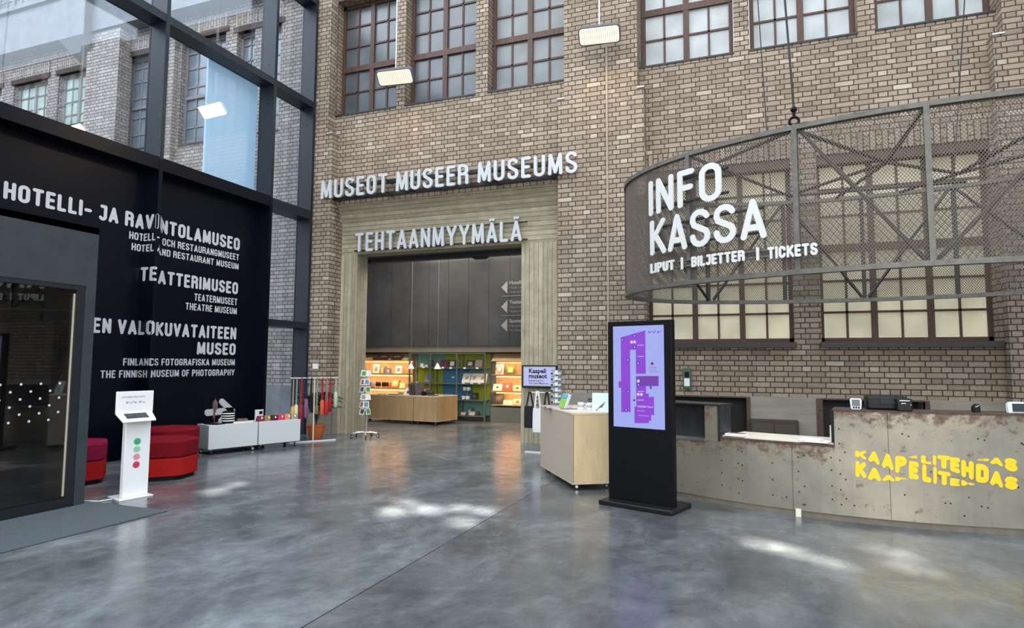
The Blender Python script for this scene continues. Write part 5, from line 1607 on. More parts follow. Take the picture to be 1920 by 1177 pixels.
# ================================================================== TOTE BAGS ON A SMALL STAND
bs = Vector((-3.4, 10.33, 0))
bst = thing('bag_stand', 'slim stand with a flat white foot carrying tote bags beside the jamb', 'stand', bs)
mb = MB(); mb.box(-3.62, -3.25, 10.16, 10.22, 0, 0.02); mb.box(-3.3, -3.24, 10.16, 10.5, 0, 0.02); mb.build('foot', M['white'], bst)
mb = MB(); mb.cyl((-3.27, 10.36, 0.02), (-3.27, 10.36, 1.0), 0.012, 8); mb.cyl((-3.60, 10.33, 1.0), (-3.22, 10.36, 1.0), 0.010, 8); mb.build('pole', M['white'], bst)
def tote(x, y, ztop, zbody, zbot, wd, m_, label, skew=0.0):
    t = thing('tote_bag', label, 'bag', (x, y, ztop), 'tote bags on the stand')
    mb = MB()
    for sd in (-1, 1): mb.bar((x + sd * 0.012, y, ztop + 0.012), (x + sd * wd * 0.28, y + 0.01 * sd, zbody), 0.03, 0.004, (0, 1, 0))
    mb.build('strap', m_, t)
    mb = MB()
    vs = []
    for z, k in ((zbot, 0.92), (zbot + (zbody - zbot) * 0.15, 1.0), (zbody - 0.06, 0.96), (zbody, 0.9)):
        for u, v in ((-.5, -.4), (-.2, -1), (.2, -1), (.5, -.4), (.5, .4), (.2, 1), (-.2, 1), (-.5, .4)):
            vs.append((x + skew * (z - zbody) + u * wd * k, y + v * 0.03 * (1.2 if z < zbody - 0.1 else 0.6), z))
    fs = [tuple(range(7, -1, -1)), tuple(range(24, 32))] + [(i * 8 + k, i * 8 + (k + 1) % 8, i * 8 + 8 + (k + 1) % 8, i * 8 + 8 + k) for i in range(3) for k in range(8)]
    mb.add(vs, fs); b_ = mb.build('bag', m_, t, smooth=True)
    return t, b_


tote(-3.575, 10.30, 1.0, 0.77, 0.40, 0.20, color('black_cotton', (0.008, 0.008, 0.009), 0.9), 'black tote bag hanging left of the white tote')
t, b_ = tote(-3.42, 10.25, 1.02, 0.74, 0.34, 0.17, color('white_cotton', (0.74, 0.74, 0.72), 0.9), 'white tote bag hanging between two black totes')
mb = MB()
for z in (0.93, 0.86, 0.80): mb.prism([(-3.41 + 0.013 * math.cos(i), z + 0.013 * math.sin(i)) for i in range(6)], 10.20, 10.215, lambda u, v, a: (u, a, v))
mb.build('print', M['black'], b_)
tote(-3.27, 10.30, 1.0, 0.80, 0.36, 0.14, color('black_cotton', (0.008, 0.008, 0.009), 0.9), 'black tote bag nearest the plywood counter')

# ================================================================== PLYWOOD COUNTER
pA = Vector((-2.015, 7.345, 0)); pe = Vector((-0.553, 0.833, 0)); pr = Vector((0.833, 0.553, 0)); PL, PWD, PH = 1.42, 0.62, 0.912
pc = thing('plywood_counter', 'birch plywood counter on casters left of the map totem', 'counter', pA)
def pf(s_, t_, z): return tuple(pA + pe * s_ + pr * t_ + Vector((0, 0, z)))
def pbox(nm, m_, s0, s1_, t0, t1, z0, z1, bevel=0.0):
    mb = MB(); mb.add([pf(s0, t0, z0), pf(s0, t1, z0), pf(s1_, t1, z0), pf(s1_, t0, z0), pf(s0, t0, z1), pf(s0, t1, z1), pf(s1_, t1, z1), pf(s1_, t0, z1)], [(0, 3, 2, 1), (4, 5, 6, 7), (0, 1, 5, 4), (1, 2, 6, 5), (2, 3, 7, 6), (3, 0, 4, 7)])
    return mb.build(nm, m_, pc, bevel=bevel)
pbox('end_panel', M['ply'], 0, 0.02, 0.004, PWD - .004, 0.085, PH - 0.022, 0.001)
pbox('end_panel', M['ply'], PL - 0.02, PL, 0.004, PWD - .004, 0.085, PH - 0.022, 0.001)
pbox('side_panel', noisy('grey_birch', (0.50, 0.42, 0.33), 0.10, 60, 0.6), 0.0, PL, 0, 0.02, 0.085, PH - 0.022)
pbox('side_panel', M['ply'], 0.0, PL, PWD - 0.02, PWD, 0.085, PH - 0.022)
pbox('top', M['ply_edge'], -0.004, PL + .004, -0.004, PWD + .004, PH - 0.022, PH, 0.001)
pbox('bottom', M['ply_edge'], 0, PL, 0, PWD, 0.072, 0.085)
for s_, t_ in ((0.09, 0.10), (0.09, PWD - 0.14), (PL - 0.1, 0.1), (PL - 0.1, PWD - 0.1)):
    p = pf(s_, t_, 0); caster(pc, p[0], p[1], 0.073, R(200), M['rubber'])

def pat(s_, t_, z=PH, a=0.0): return Matrix.Translation(pf(s_, t_, z)) @ Matrix.Rotation(math.atan2(pe.y, pe.x) + a, 4, 'Z')
# mugs
for k, (x_, y_) in enumerate(((-2.02, 7.78), (-1.90, 7.76))):
    t = thing('white_mug', ('white mug with a small print, left of the pair on the plywood counter', 'white mug with its handle to the right on the plywood counter')[k], 'mug', (x_, y_, PH + 0.012), 'white mugs')
    c = (x_, y_, PH + 0.0125)
    mb = MB(); mb.lathe([(0.036, 0), (0.041, 0.004), (0.042, 0.09), (0.039, 0.09), (0.038, 0.012), (0.001, 0.01)], c, 24); mb.build('cup', M['mug'], t, smooth=True)
    mb = MB(); mb.tube([(x_ + 0.040 + 0.028 * math.sin(R(a)), y_ + 0.012, c[2] + 0.047 - 0.03 * math.cos(R(a))) for a in range(0, 181, 20)], 0.006, 8); mb.build('handle', M['mug'], t, smooth=True)
    mb = MB(); mb.lathe([(0.0422, 0.03), (0.0424, 0.031), (0.0424, 0.062), (0.0422, 0.063)], c, 24)
    mb.build('printed_band', color('mug_print', (0.45, 0.42, 0.42)), t, smooth=True)
E_ = Matrix.Translation((-1.98, 7.70, PH)) @ Matrix.Rotation(0.25, 4, 'Z')
mb = MB(); mb.tbox(E_, 0.34, 0.18, 0.012); tag(mb.build('serving_tray', M['white'], bevel=0.004), 'flat white tray under the two mugs on the plywood counter', 'tray')
# picture card and its stand
E_ = Matrix.Translation((-1.73, 7.66, PH)) @ Matrix.Rotation(0.12, 4, 'Z') @ Matrix.Rotation(-0.28, 4, 'X')
t = thing('picture_card', 'pale green picture card with dark birds leaning on the plywood counter', 'card', (-1.73, 7.66, PH))
mb = MB(); mb.tbox(E_, 0.24, 0.012, 0.235); mb.build('card', color('pale_mint', (0.60, 0.72, 0.68)), t)
mb = MB()
g = lambda u, v, a: tuple(E_ @ Vector((u, -0.0065 - a, v)))
for pts in ([(-0.06, 0.03), (-0.02, 0.07), (0.045, 0.13), (0.01, 0.065)], [(-0.03, 0.075), (0.03, 0.045), (0.075, 0.03), (0.0, 0.055)], [(-0.075, 0.02), (-0.05, 0.035), (-0.055, 0.01)]):
    mb.prism(pts, 0.001, 0, g)
mb.build('bird_print', color('ink', (0.05, 0.07, 0.07)), t)
E_ = Matrix.Translation((-1.90, 7.88, PH)) @ Matrix.Rotation(0.5, 4, 'Z') @ Matrix.Rotation(-0.45, 4, 'X')
t = thing('dark_keypad', 'dark grey keypad device leaning behind the picture card', 'device', (-1.90, 7.88, PH))
mb = MB(); mb.tbox(E_, 0.10, 0.02, 0.19); mb.build('case', M['grey_plastic'], t, bevel=0.006)
mb = MB()
for i in range(3):
    for j in range(4): mb.tbox(E_ @ Matrix.Translation((-.028 + i * .028, -.011, .03 + j * .034)), 0.02, 0.004, 0.022)
mb.build('keys', M['black_plastic'], t)
# green book stand
E_ = Matrix.Translation((-2.33, 8.02, PH)) @ Matrix.Rotation(-0.75, 4, 'Z') @ Matrix.Rotation(-0.38, 4, 'X')
t = thing('booklet_stand', 'white stand with a bright green booklet on the plywood counter', 'booklet', (-2.33, 8.02, PH))
mb = MB(); mb.tbox(E_, 0.16, 0.03, 0.20); mb.build('stand', M['white'], t)
mb = MB(); mb.tbox(E_ @ Matrix.Translation((-0.01, -0.02, 0.01)), 0.13, 0.012, 0.12); mb.build('booklet', color('leaf_green', (0.22, 0.48, 0.07)), t)
mb = MB(); mb.tbox(E_ @ Matrix.Translation((-0.01, -0.021, 0.135)), 0.13, 0.010, 0.055); mb.build('header', color('sea_blue', (0.10, 0.35, 0.45)), t)
for k, (x_, y_, a, sx_, sy_, c, lab) in enumerate(((-2.48, 8.12, 0.3, 0.2, 0.15, (0.40, 0.38, 0.48), 'lilac leaflet lying at the far left of the plywood counter'), (-2.60, 8.33, 0.9, 0.2, 0.14, (0.50, 0.34, 0.34), 'pinkish leaflet lying at the far end of the plywood counter'), (-2.15, 8.15, 0.5, 0.22, 0.16, (0.66, 0.65, 0.62), 'white magazine lying behind the booklet stand'), (-2.22, 7.92, -0.2, 0.18, 0.13, (0.2, 0.2, 0.22), 'dark grey leaflet lying in front of the booklet stand'))):
    mb = MB(); mb.tbox(rotz(x_, y_, a, PH), sx_, sy_, 0.010)
    tag(mb.build('leaflet', color('leaf%d' % k, c)), lab, 'leaflet')
# clear card tower
ct = (-2.52, 8.45)
t0 = thing('card_tower', 'clear tower of card pockets standing at the back of the plywood counter', 'card stand', (*ct, PH))
mb = MB(); mb.cyl((*ct, PH), (*ct, PH + 0.015), 0.08, 20); mb.cyl((*ct, PH), (*ct, PH + 0.50), 0.01, 8); mb.build('base', M['alu'], t0)
E_ = Matrix.Translation((*ct, PH)) @ Matrix.Rotation(-0.1, 4, 'Z')
mb = MB(); mb.tbox(E_ @ Matrix.Translation((0.085, 0.0, 0.02)), 0.006, 0.12, 0.49); mb.tbox(E_ @ Matrix.Translation((0, -0.055, 0.02)), 0.16, 0.004, 0.49); mb.build('clear_wall', M['perspex'], t0)
for i in range(6):
    for j, (dx, sd) in enumerate(((-0.06, 'left'), (-0.005, 'middle'), (0.05, 'right'))):
        z = PH + 0.045 + i * 0.078
        q = E_ @ Vector((dx, -0.062, z - PH))
        t = thing('message_card', 'small card in the %s row of the clear tower, %s column' % (('lowest', 'second lowest', 'third lowest', 'third highest', 'second highest', 'highest')[i], sd), 'card', q, 'cards in the clear tower')
        EE = Matrix.Translation(q) @ Matrix.Rotation(-0.1, 4, 'Z') @ Matrix.Rotation(-0.3, 4, 'X')
        mb = MB(); mb.tbox(EE, 0.046, 0.004, 0.062); mb.build('card', M['paper'] if j == 1 else color('twc%d' % j, ((0.42, 0.41, 0.4), 0, (0.28, 0.28, 0.28))[j]), t)
        mb = MB(); mb.tbox(EE @ Matrix.Translation((-.006, -.004, 0.002)), 0.03, 0.003, 0.02); mb.build('print', M['black'] if j == 0 else color('twp', (0.5, 0.48, 0.46)), t)

# ================================================================== THE SHOP
def shx(xk): return float(np.interp(xk, [0, 160, 600, 880, 1165, 1470, 1525, 1840, 2000], [-10.55, -10.08, -8.79, -8.00, -7.22, -6.42, -6.28, -5.49, -5.08]))
def shz(yk): return 1.75 - (yk - 130) * 0.002395
# plywood counters
def shop_counter(x0, y0, x1, y1, dep, npan, label, end):
    A = Vector((x0, y0, 0)); e = Vector((x1 - x0, y1 - y0, 0)); ln = e.length; e.normalize(); b = Vector((-e.y, e.x, 0))
    t = thing('shop_counter', label, 'counter', A, 'plywood counters in the shop')
    def bx_(nm, m_, u0, u1, v0, v1, z0, z1, bv=0.001):
        f = lambda u, v, z: tuple(A + e * u + b * v + Vector((0, 0, z)))
        mb = MB(); mb.add([f(u0, v0, z0), f(u1, v0, z0), f(u1, v1, z0), f(u0, v1, z0), f(u0, v0, z1), f(u1, v0, z1), f(u1, v1, z1), f(u0, v1, z1)], [(0, 3, 2, 1), (4, 5, 6, 7), (0, 1, 5, 4), (1, 2, 6, 5), (2, 3, 7, 6), (3, 0, 4, 7)])
        return mb.build(nm, m_, t, bevel=bv)
    bx_('body', M['ply_shop'], 0.004, ln - 0.004, 0.014, dep - .004, 0.095, 0.67)
    for k in range(npan):
        bx_('front_panel', M['ply_shop'], k * ln / npan + 0.002, (k + 1) * ln / npan - 0.002, 0, 0.014, 0.095, 0.672)
    bx_('top', M['ply_edge'], 0, ln, -0.002, dep, 0.672, 0.692)
    bx_('bottom', M['ply_edge'], 0, ln, 0, dep, 0.083, 0.095)
    for u, v in ((0.08, 0.07), (ln - 0.08, 0.07), (0.08, dep - 0.07), (ln - 0.08, dep - 0.07)):
        p = A + e * u + b * v; caster(t, p.x, p.y, 0.083, R(250))


shop_counter(-7.76, 13.70, -7.08, 13.62, 0.92, 2, 'right hand plywood counter in the shop, two panels wide', True)
shop_counter(-9.22, 13.87, -7.775, 13.70, 0.92, 4, 'left hand plywood counter in the shop, partly behind the chrome spinner', False)

# warm wooden display units
def wood_unit(x0, x1, label, shelves, top_z, base_z, ledz):
    t = thing('display_unit', label, 'display unit', ((x0 + x1) / 2, 15.2, 0), 'lit wooden display units')
    mb = MB(); mb.box(x0, x1, 15.36, 15.40, base_z, 1.76); mb.build('back_panel', M['ply_shop'], t)
    mb = MB(); mb.box(x0, x1, 15.02, 15.36, 0, base_z - 0.03); mb.build('base_panel', M['shop_base'], t)
    for z in shelves:
        mb = MB(); mb.box(x0, x1, 15.02, 15.36, z - 0.022, z); mb.build('shelf', M['ply_shop'], t)
    mb = MB(); mb.add([(x0, 15.02, top_z), (x1, 15.02, top_z), (x1, 15.3, 1.76), (x0, 15.3, 1.76), (x0, 15.36, top_z), (x1, 15.36, top_z), (x1, 15.36, 1.76), (x0, 15.36, 1.76)], [(0, 1, 2, 3), (4, 7, 6, 5), (0, 3, 7, 4), (1, 5, 6, 2), (3, 2, 6, 7), (0, 4, 5, 1)])
    mb.build('canopy', M['ply_shop'], t)
    for z in ledz:
        mb = MB(); mb.box(x0 + 0.02, x1 - 0.02, 15.33, 15.345, z - 0.05, z - 0.035); mb.build('led_strip', M['led'], t)
        lamp('led_light', 'AREA', ((x0 + x1) / 2, 15.06, z - 0.035), 7 * (x1 - x0), (1.0, 0.66, 0.32), ((x0 + x1) / 2, 15.22, z - 1), shape='RECTANGLE', size=x1 - x0 - 0.1, size_y=0.06)
    return t


wood_unit(-10.45, -8.74, 'lit wooden display unit at the left of the shop, above the counter', [1.20, 0.80, 0.45], 1.56, 0.42, [1.56, 1.18, 0.78])
wood_unit(-6.27, -5.05, 'lit wooden display unit at the right of the shop with a grey base', [1.21, 0.79, 0.44], 1.55, 0.41, [1.55, 1.19, 0.77])

# metal shelving with coloured backs
ms = thing('metal_shelving', 'grey metal shelving with green, blue and teal back panels', 'shelving', (-7.5, 15.2, 0))
sx_ = [-8.63, -8.00, -7.22, -6.42]
for x_ in sx_:
    for y_ in (14.98, 15.38):
        mb = MB(); mb.box(x_ - 0.018, x_ + 0.018, y_ - 0.018, y_ + 0.018, 0, 1.76); mb.build('upright', M['shelf_metal'], ms)
for i in range(3):
    for z in ([1.38, 0.97, 0.55, 0.14] if i else [1.38, 0.97, 0.55, 0.14]):
        mb = MB(); mb.box(sx_[i] + .02, sx_[i + 1] - .02, 14.98, 15.38, z - 0.025, z); mb.build('shelf', M['shelf_metal'], ms)
mb = MB(); mb.box(sx_[0], sx_[3], 14.965, 14.98, 1.735, 1.76); mb.build('top_rail', M['shelf_metal'], ms)
BP = [(0, 0.0, 1.0, 1.38, 1.74, 'teal'), (0, 0, 1, 0.97, 1.36, 'lime'), (0, 0, 1, 0.55, 0.95, 'lime'), (0, 0, 1, 0.14, 0.53, 'teal'),
      (1, 0, 0.28, 1.38, 1.74, 'teal'), (1, 0.29, 1, 1.38, 1.74, 'lime'), (1, 0, 0.2, 0.97, 1.36, 'lime'), (1, 0.21, 1, 0.97, 1.36, 'blue'), (1, 0, 0.2, 0.55, 0.95, 'lime'), (1, 0.21, 1, 0.55, 0.95, 'blue'), (1, 0, 1, 0.14, 0.53, 'teal'),
      (2, 0, 1, 1.38, 1.74, 'lime'), (2, 0, 0.2, 0.97, 1.36, 'blue'), (2, 0.21, 1, 0.97, 1.36, 'teal'), (2, 0, 0.3, 0.55, 0.95, 'blue'), (2, 0.31, 1, 0.55, 0.95, 'lime'), (2, 0, 1, 0.14, 0.53, 'teal')]
for c_, a, b, z0, z1, m_ in BP:
    w_ = sx_[c_ + 1] - sx_[c_] - 0.04
    mb = MB(); mb.box(sx_[c_] + 0.02 + a * w_, sx_[c_] + 0.02 + b * w_, 15.385, 15.40, z0, z1); mb.build('back_panel', M[m_], ms)
for i, (xk, yk) in enumerate(((805, 285), (1100, 290), (1250, 290), (1385, 290), (740, 457), (1055, 395), (1240, 452), (1330, 452), (1410, 452), (1015, 288))):
    mb = MB(); x_ = shx(xk); z_ = shz(yk); y_ = 14.972 if yk != 395 else 15.375
    mb.box(x_ - 0.035, x_ + 0.035, y_, y_ + 0.006, z_ - 0.022, z_ + 0.022); mb.build('price_tag', M['paper'], ms)

# goods: leaning books and cards
def leaner(name, label, cat, xa, xb, yt, yb, c, y=15.12, th=0.02, lean=0.22, inner=None, group='goods on the shop shelves', zfloor=None):
    """something flat leaning back on a shelf, given by its extent in the shop view"""
    x0, x1 = shx(xa), shx(xb); z0 = (shz(yb) if zfloor is None else zfloor) + th / 2 * math.sin(lean) + 0.001; h = max(0.05, shz(yt) - shz(yb))
    t = thing(name, label, cat, ((x0 + x1) / 2, y, z0), group)
    E_ = Matrix.Translation(((x0 + x1) / 2, y, z0)) @ Matrix.Rotation(-lean, 4, 'X')
    mb = MB(); mb.tbox(E_, x1 - x0, th, h); mb.build('cover', color('g_' + name + str(int(xa)) + str(int(yt)), c), t)
    if inner:
        mb = MB(); k = inner[1] if len(inner) > 1 else 0.62
        mb.tbox(E_ @ Matrix.Translation((0, -th / 2 - 0.001, h * (1 - k) / 2)), (x1 - x0) * k, 0.004, h * k); mb.build('cover_print', color('gp_' + name + str(int(xa)) + str(int(yt)), inner[0]), t)
    return t


Z1, Z2, Z3, Z4 = 1.38, 0.97, 0.55, 0.14
leaner('record_box', 'small dark box leaning on top of the left wooden unit, leftmost of three', 'box', 250, 295, 150, 205, (0.035, 0.025, 0.02), 15.0, lean=0.9, zfloor=1.60, inner=((0.10, 0.06, 0.04), 0.5))
leaner('record_box', 'dark brown box leaning on top of the left wooden unit, middle of three', 'box', 303, 415, 140, 205, (0.035, 0.022, 0.016), 15.0, lean=0.9, zfloor=1.60, inner=((0.14, 0.08, 0.05), 0.5))
leaner('record_box', 'dark brown box leaning on top of the left wooden unit, rightmost of three', 'box', 442, 562, 140, 205, (0.030, 0.02, 0.014), 15.0, lean=0.9, zfloor=1.60, inner=((0.13, 0.075, 0.045), 0.5))
leaner('picture_book', 'white and grey book on the left unit\'s upper lit shelf beside the spinner', 'book', 228, 295, 245, 350, (0.6, 0.56, 0.5), zfloor=1.20, inner=((0.20, 0.15, 0.13), 0.5))
leaner('picture_book', 'orange and white book on the upper lit shelf of the left wooden unit', 'book', 318, 362, 285, 350, (0.72, 0.34, 0.2), zfloor=1.20)
t = thing('house_card', 'grey house shaped card on the upper lit shelf of the left wooden unit', 'card', (shx(388), 15.10, 1.20), 'goods on the shop shelves')
mb = MB(); mb.prism([(shx(345), 1.32), (shx(375), 1.455), (shx(400), 1.36), (shx(430), 1.34), (shx(430), 1.20), (shx(350), 1.20)], 15.10, 15.14, lambda u, v, a: (u, a, v)); mb.build('card', color('house_grey', (0.20, 0.19, 0.2)), t)
mb = MB(); mb.box(shx(385), shx(415), 15.095, 15.10, 1.22, 1.31); mb.build('card_print', color('house_p', (0.55, 0.5, 0.45)), t)
leaner('picture_book', 'white book with a red stripe on the upper lit shelf of the left wooden unit', 'book', 472, 540, 262, 350, (0.75, 0.70, 0.66), zfloor=1.20, inner=((0.62, 0.10, 0.12), 0.45))
for k, (xa, lab) in enumerate(((277, 'leftmost'), (345, 'middle'), (400, 'rightmost'))):
    t = thing('brush_bundle', 'dark bundle of sticks behind the shop counter, %s of three' % lab, 'bundle', (shx(xa + 20), 15.06, 0.80), 'goods on the shop shelves')
    mb = MB()
    for j in range(3 if k != 2 else 1):
        x_ = shx(xa + 10 + j * 18); mb.lathe([(0.012, 0), (0.03, 0.03), (0.028, 0.11), (0.01, 0.13)], (x_, 15.06, 0.84), 10)
    mb.build('heads', color('dark_bristle', (0.02, 0.012, 0.010)), t, smooth=True)
    mb = MB()
    for j in range(3 if k != 2 else 1):
        x_ = shx(xa + 10 + j * 18); mb.cyl((x_, 15.06, 0.80), (x_, 15.06, 0.85), 0.007, 6)
    mb.build('sticks', M['rod'], t)
leaner('round_tin', 'orange red box on the lower lit shelf of the left wooden unit', 'box', 345, 405, 432, 495, (0.68, 0.12, 0.05), 15.2, 0.05, zfloor=0.80)
leaner('patterned_box', 'patterned beige box on the lower lit shelf of the left wooden unit', 'box', 428, 508, 420, 510, (0.34, 0.17, 0.08), 15.16, 0.08, zfloor=0.80, inner=((0.62, 0.42, 0.25), 0.6))
leaner('picture_book', 'pale yellow book on the lower lit shelf of the left wooden unit', 'book', 520, 580, 455, 515, (0.70, 0.52, 0.28), zfloor=0.80)
leaner('pale_box', 'pinkish box on a shelf beside the chrome spinner', 'box', 160, 262, 375, 455, (0.42, 0.33, 0.32), 15.05, 0.06, zfloor=0.98 - 0.18, inner=((0.18, 0.12, 0.12), 0.5))
leaner('dark_picture', 'dark photo on the top shelf of the metal shelving, left bay', 'picture', 836, 876, 190, 275, (0.02, 0.025, 0.025), zfloor=Z1, inner=((0.12, 0.14, 0.13), 0.5))
leaner('small_card', 'small white card on the top metal shelf, left bay, beside the cone lamp', 'card', 745, 775, 238, 278, (0.72, 0.72, 0.68), zfloor=Z1)
leaner('small_card', 'low pale box on the top metal shelf, left bay, next to the dark photo', 'card', 792, 826, 252, 278, (0.5, 0.5, 0.46), zfloor=Z1)
leaner('picture_book', 'maroon book on the top shelf of the metal shelving, middle bay', 'book', 960, 1040, 186, 272, (0.085, 0.012, 0.03), zfloor=Z1, inner=((0.05, 0.012, 0.06), 0.5))
leaner('picture_book', 'black and white photo book on the top shelf of the metal shelving, middle bay', 'book', 1052, 1122, 190, 272, (0.02, 0.02, 0.02), zfloor=Z1, inner=((0.40, 0.38, 0.35), 0.6))
leaner('picture_book', 'grey photo book on the top metal shelf, right end of the middle bay', 'book', 1138, 1160, 190, 272, (0.16, 0.16, 0.14), zfloor=Z1, inner=((0.07, 0.08, 0.07), 0.6))
leaner('picture_book', 'dark book with white marks on the top metal shelf, right bay', 'book', 1238, 1326, 195, 275, (0.02, 0.018, 0.015), zfloor=Z1, inner=((0.34, 0.30, 0.25), 0.5))
leaner('framed_picture', 'wood framed grey photo on the top metal shelf, right bay', 'picture', 1332, 1420, 182, 275, (0.12, 0.07, 0.04), zfloor=Z1, inner=((0.22, 0.19, 0.16), 0.8))
leaner('magazine', 'bluish grey magazine leaning on the second shelf of the metal shelving, left bay', 'magazine', 795, 872, 348, 450, (0.17, 0.22, 0.23), 15.1, 0.03, 0.35, zfloor=Z2, inner=((0.10, 0.18, 0.22), 0.5))
for k, (a, b) in enumerate(((1205, 1300), (1288, 1380), (1380, 1465))):
    leaner('gift_pack', 'white gift pack on the second shelf of the metal shelving, %s of three' % ('leftmost', 'middle', 'rightmost')[k], 'package', a, b, 340, 452, (0.68, 0.64, 0.58), 15.06, 0.04, 0.5, zfloor=Z2, inner=((0.40, 0.28, 0.2), 0.35))
def small_mug(x_, y_, z_, label):
    t = thing('small_mug', label, 'mug', (x_, y_, z_), 'white mugs on the metal shelving')
    mb = MB(); mb.lathe([(0.03, 0), (0.042, 0.01), (0.046, 0.09), (0.042, 0.09), (0.038, 0.015), (0.001, 0.012)], (x_, y_, z_), 16); mb.build('cup', M['mug'], t, smooth=True)
    mb = MB(); mb.tube([(x_ + 0.044 + 0.022 * math.sin(R(a)), y_, z_ + 0.047 - 0.026 * math.cos(R(a))) for a in range(0, 181, 30)], 0.006, 6); mb.build('handle', M['mug'], t)
t = thing('mug_riser', 'low metal riser holding two white mugs on the third shelf', 'riser', (shx(1250), 15.15, Z3), 'goods on the shop shelves')
mb = MB(); mb.box(shx(1205), shx(1295), 15.10, 15.24, Z3 + 0.215, Z3 + 0.225); mb.build('plate', M['shelf_metal'], t)
mb = MB(); mb.cyl((shx(1250), 15.17, Z3), (shx(1250), 15.17, Z3 + 0.216), 0.008, 8); mb.build('stem', M['shelf_metal'], t)
for k, (xk, zz, lab) in enumerate(((1226, 0.226, 'left mug on the riser'), (1268, 0.226, 'right mug on the riser'), (1224, 0.001, 'left mug under the riser'), (1268, 0.001, 'right mug under the riser'))):
    small_mug(shx(xk), 15.12 if zz > 0.1 else 15.07, Z3 + zz, 'small white %s on the third metal shelf' % lab)
leaner('tea_tin', 'black tin on the third shelf of the metal shelving, right bay', 'tin', 1314, 1370, 556, 628, (0.02, 0.022, 0.022), 15.12, 0.11, 0.0, zfloor=Z3, inner=((0.10, 0.11, 0.11), 0.4))
leaner('blue_box', 'blue box with a white label on the lowest metal shelf', 'box', 1252, 1300, 722, 800, (0.05, 0.20, 0.30), 15.2, 0.09, 0.0, zfloor=Z4, inner=((0.6, 0.6, 0.58), 0.4))
leaner('tan_notebook', 'tan notebook leaning on the lowest metal shelf, left of the blue box', 'notebook', 1198, 1250, 770, 805, (0.46, 0.37, 0.27), 15.05, 0.02, 0.6, zfloor=Z4)
leaner('tan_notebook', 'larger tan notebook leaning on the lowest metal shelf, right of the blue box', 'notebook', 1288, 1350, 760, 805, (0.50, 0.38, 0.26), 15.05, 0.02, 0.6, zfloor=Z4)
leaner('grey_tray', 'dark grey tray behind the larger tan notebook', 'tray', 1345, 1385, 760, 805, (0.06, 0.07, 0.065), 15.15, 0.1, 0.0, zfloor=Z4)
t = leaner('plate_book', 'white card with a red ringed plate on the right unit\'s top lit shelf', 'card', 1562, 1648, 238, 345, (0.76, 0.66, 0.58), zfloor=1.21)
mb = MB(); c = (shx(1605), 15.105, 1.34); mb.tube([(c[0] + 0.075 * math.cos(R(a)), c[1], c[2] + 0.08 * math.sin(R(a))) for a in range(0, 360, 20)], 0.012, 6, closed=True); mb.build('ring_print', color('ring_red', (0.62, 0.12, 0.10)), t)
leaner('picture_book', 'green and yellow book on the top lit shelf of the right wooden unit', 'book', 1675, 1770, 245, 345, (0.10, 0.09, 0.03), zfloor=1.21, inner=((0.75, 0.55, 0.10), 0.55))
leaner('print_card', 'white card with black figures on the middle shelf of the right wooden unit', 'card', 1532, 1630, 462, 535, (0.74, 0.62, 0.54), lean=0.4, zfloor=0.79, inner=((0.05, 0.03, 0.03), 0.25))
leaner('picture_book', 'bright red book on the middle shelf of the right wooden unit', 'book', 1645, 1732, 440, 535, (0.68, 0.06, 0.03), lean=0.3, zfloor=0.79, inner=((0.78, 0.6, 0.5), 0.3))
leaner('game_box', 'cream box with a dark stripe on the middle shelf of the right wooden unit', 'box', 1755, 1842, 470, 535, (0.66, 0.48, 0.32), lean=0.4, zfloor=0.79, inner=((0.10, 0.05, 0.03), 0.35))
leaner('picture_book', 'large black book on the lowest lit shelf of the right wooden unit', 'book', 1532, 1638, 562, 682, (0.022, 0.014, 0.014), lean=0.35, zfloor=0.44, inner=((0.07, 0.04, 0.04), 0.4))
leaner('soap_card', 'small cream card on the lowest lit shelf, next to the black book', 'card', 1650, 1698, 640, 688, (0.72, 0.56, 0.40), lean=0.3, zfloor=0.44)
leaner('soap_card', 'small cream card on the lowest lit shelf, between two others of goods', 'card', 1706, 1750, 640, 688, (0.74, 0.60, 0.44), lean=0.3, zfloor=0.44)
leaner('patterned_wrap', 'patterned pale package right of the cream cards on the lowest lit shelf', 'package', 1762, 1850, 628, 690, (0.55, 0.42, 0.30), lean=0.2, th=0.06, zfloor=0.44, inner=((0.25, 0.14, 0.1), 0.4))
# goods on the plywood counters
for k, (xa, xb, yt, c, lab) in enumerate(((600, 650, 465, (0.045, 0.035, 0.032), 'dark album leaning on the shop counter, leftmost of the dark stack'), (640, 690, 440, (0.035, 0.03, 0.03), 'tall dark album in the middle of the stack on the shop counter'), (672, 712, 448, (0.06, 0.055, 0.05), 'dark grey album leaning on the shop counter, rightmost of the stack'))):
    x0, x1 = -7.99 + k * 0.085, -7.80 + k * 0.085; h = 0.28 + 0.02 * k
    t = thing('photo_album', lab, 'album', ((x0 + x1) / 2, 13.95, 0.692), 'goods on the shop counter')
    E_ = Matrix.Translation(((x0 + x1) / 2, 13.95, 0.698)) @ Matrix.Rotation(0.9, 4, 'Z') @ Matrix.Rotation(-0.35, 4, 'X')
    mb = MB(); mb.tbox(E_, 0.25, 0.025, h); mb.build('cover', color('alb%d' % k, c), t)
    mb = MB(); mb.tbox(E_ @ Matrix.Translation((0.0, -0.0135, 0.08)), 0.10, 0.003, 0.08); mb.build('cover_print', color('albp%d' % k, (0.12, 0.05, 0.04)), t)
t = thing('white_card', 'white leaning card with a dark print on the shop counter, left of the albums', 'card', (-8.10, 13.95, 0.692), 'goods on the shop counter')
E_ = Matrix.Translation((-8.10, 13.95, 0.696)) @ Matrix.Rotation(-0.4, 4, 'X')
mb = MB(); mb.tbox(E_, 0.15, 0.015, 0.19); mb.build('card', M['paper'], t)
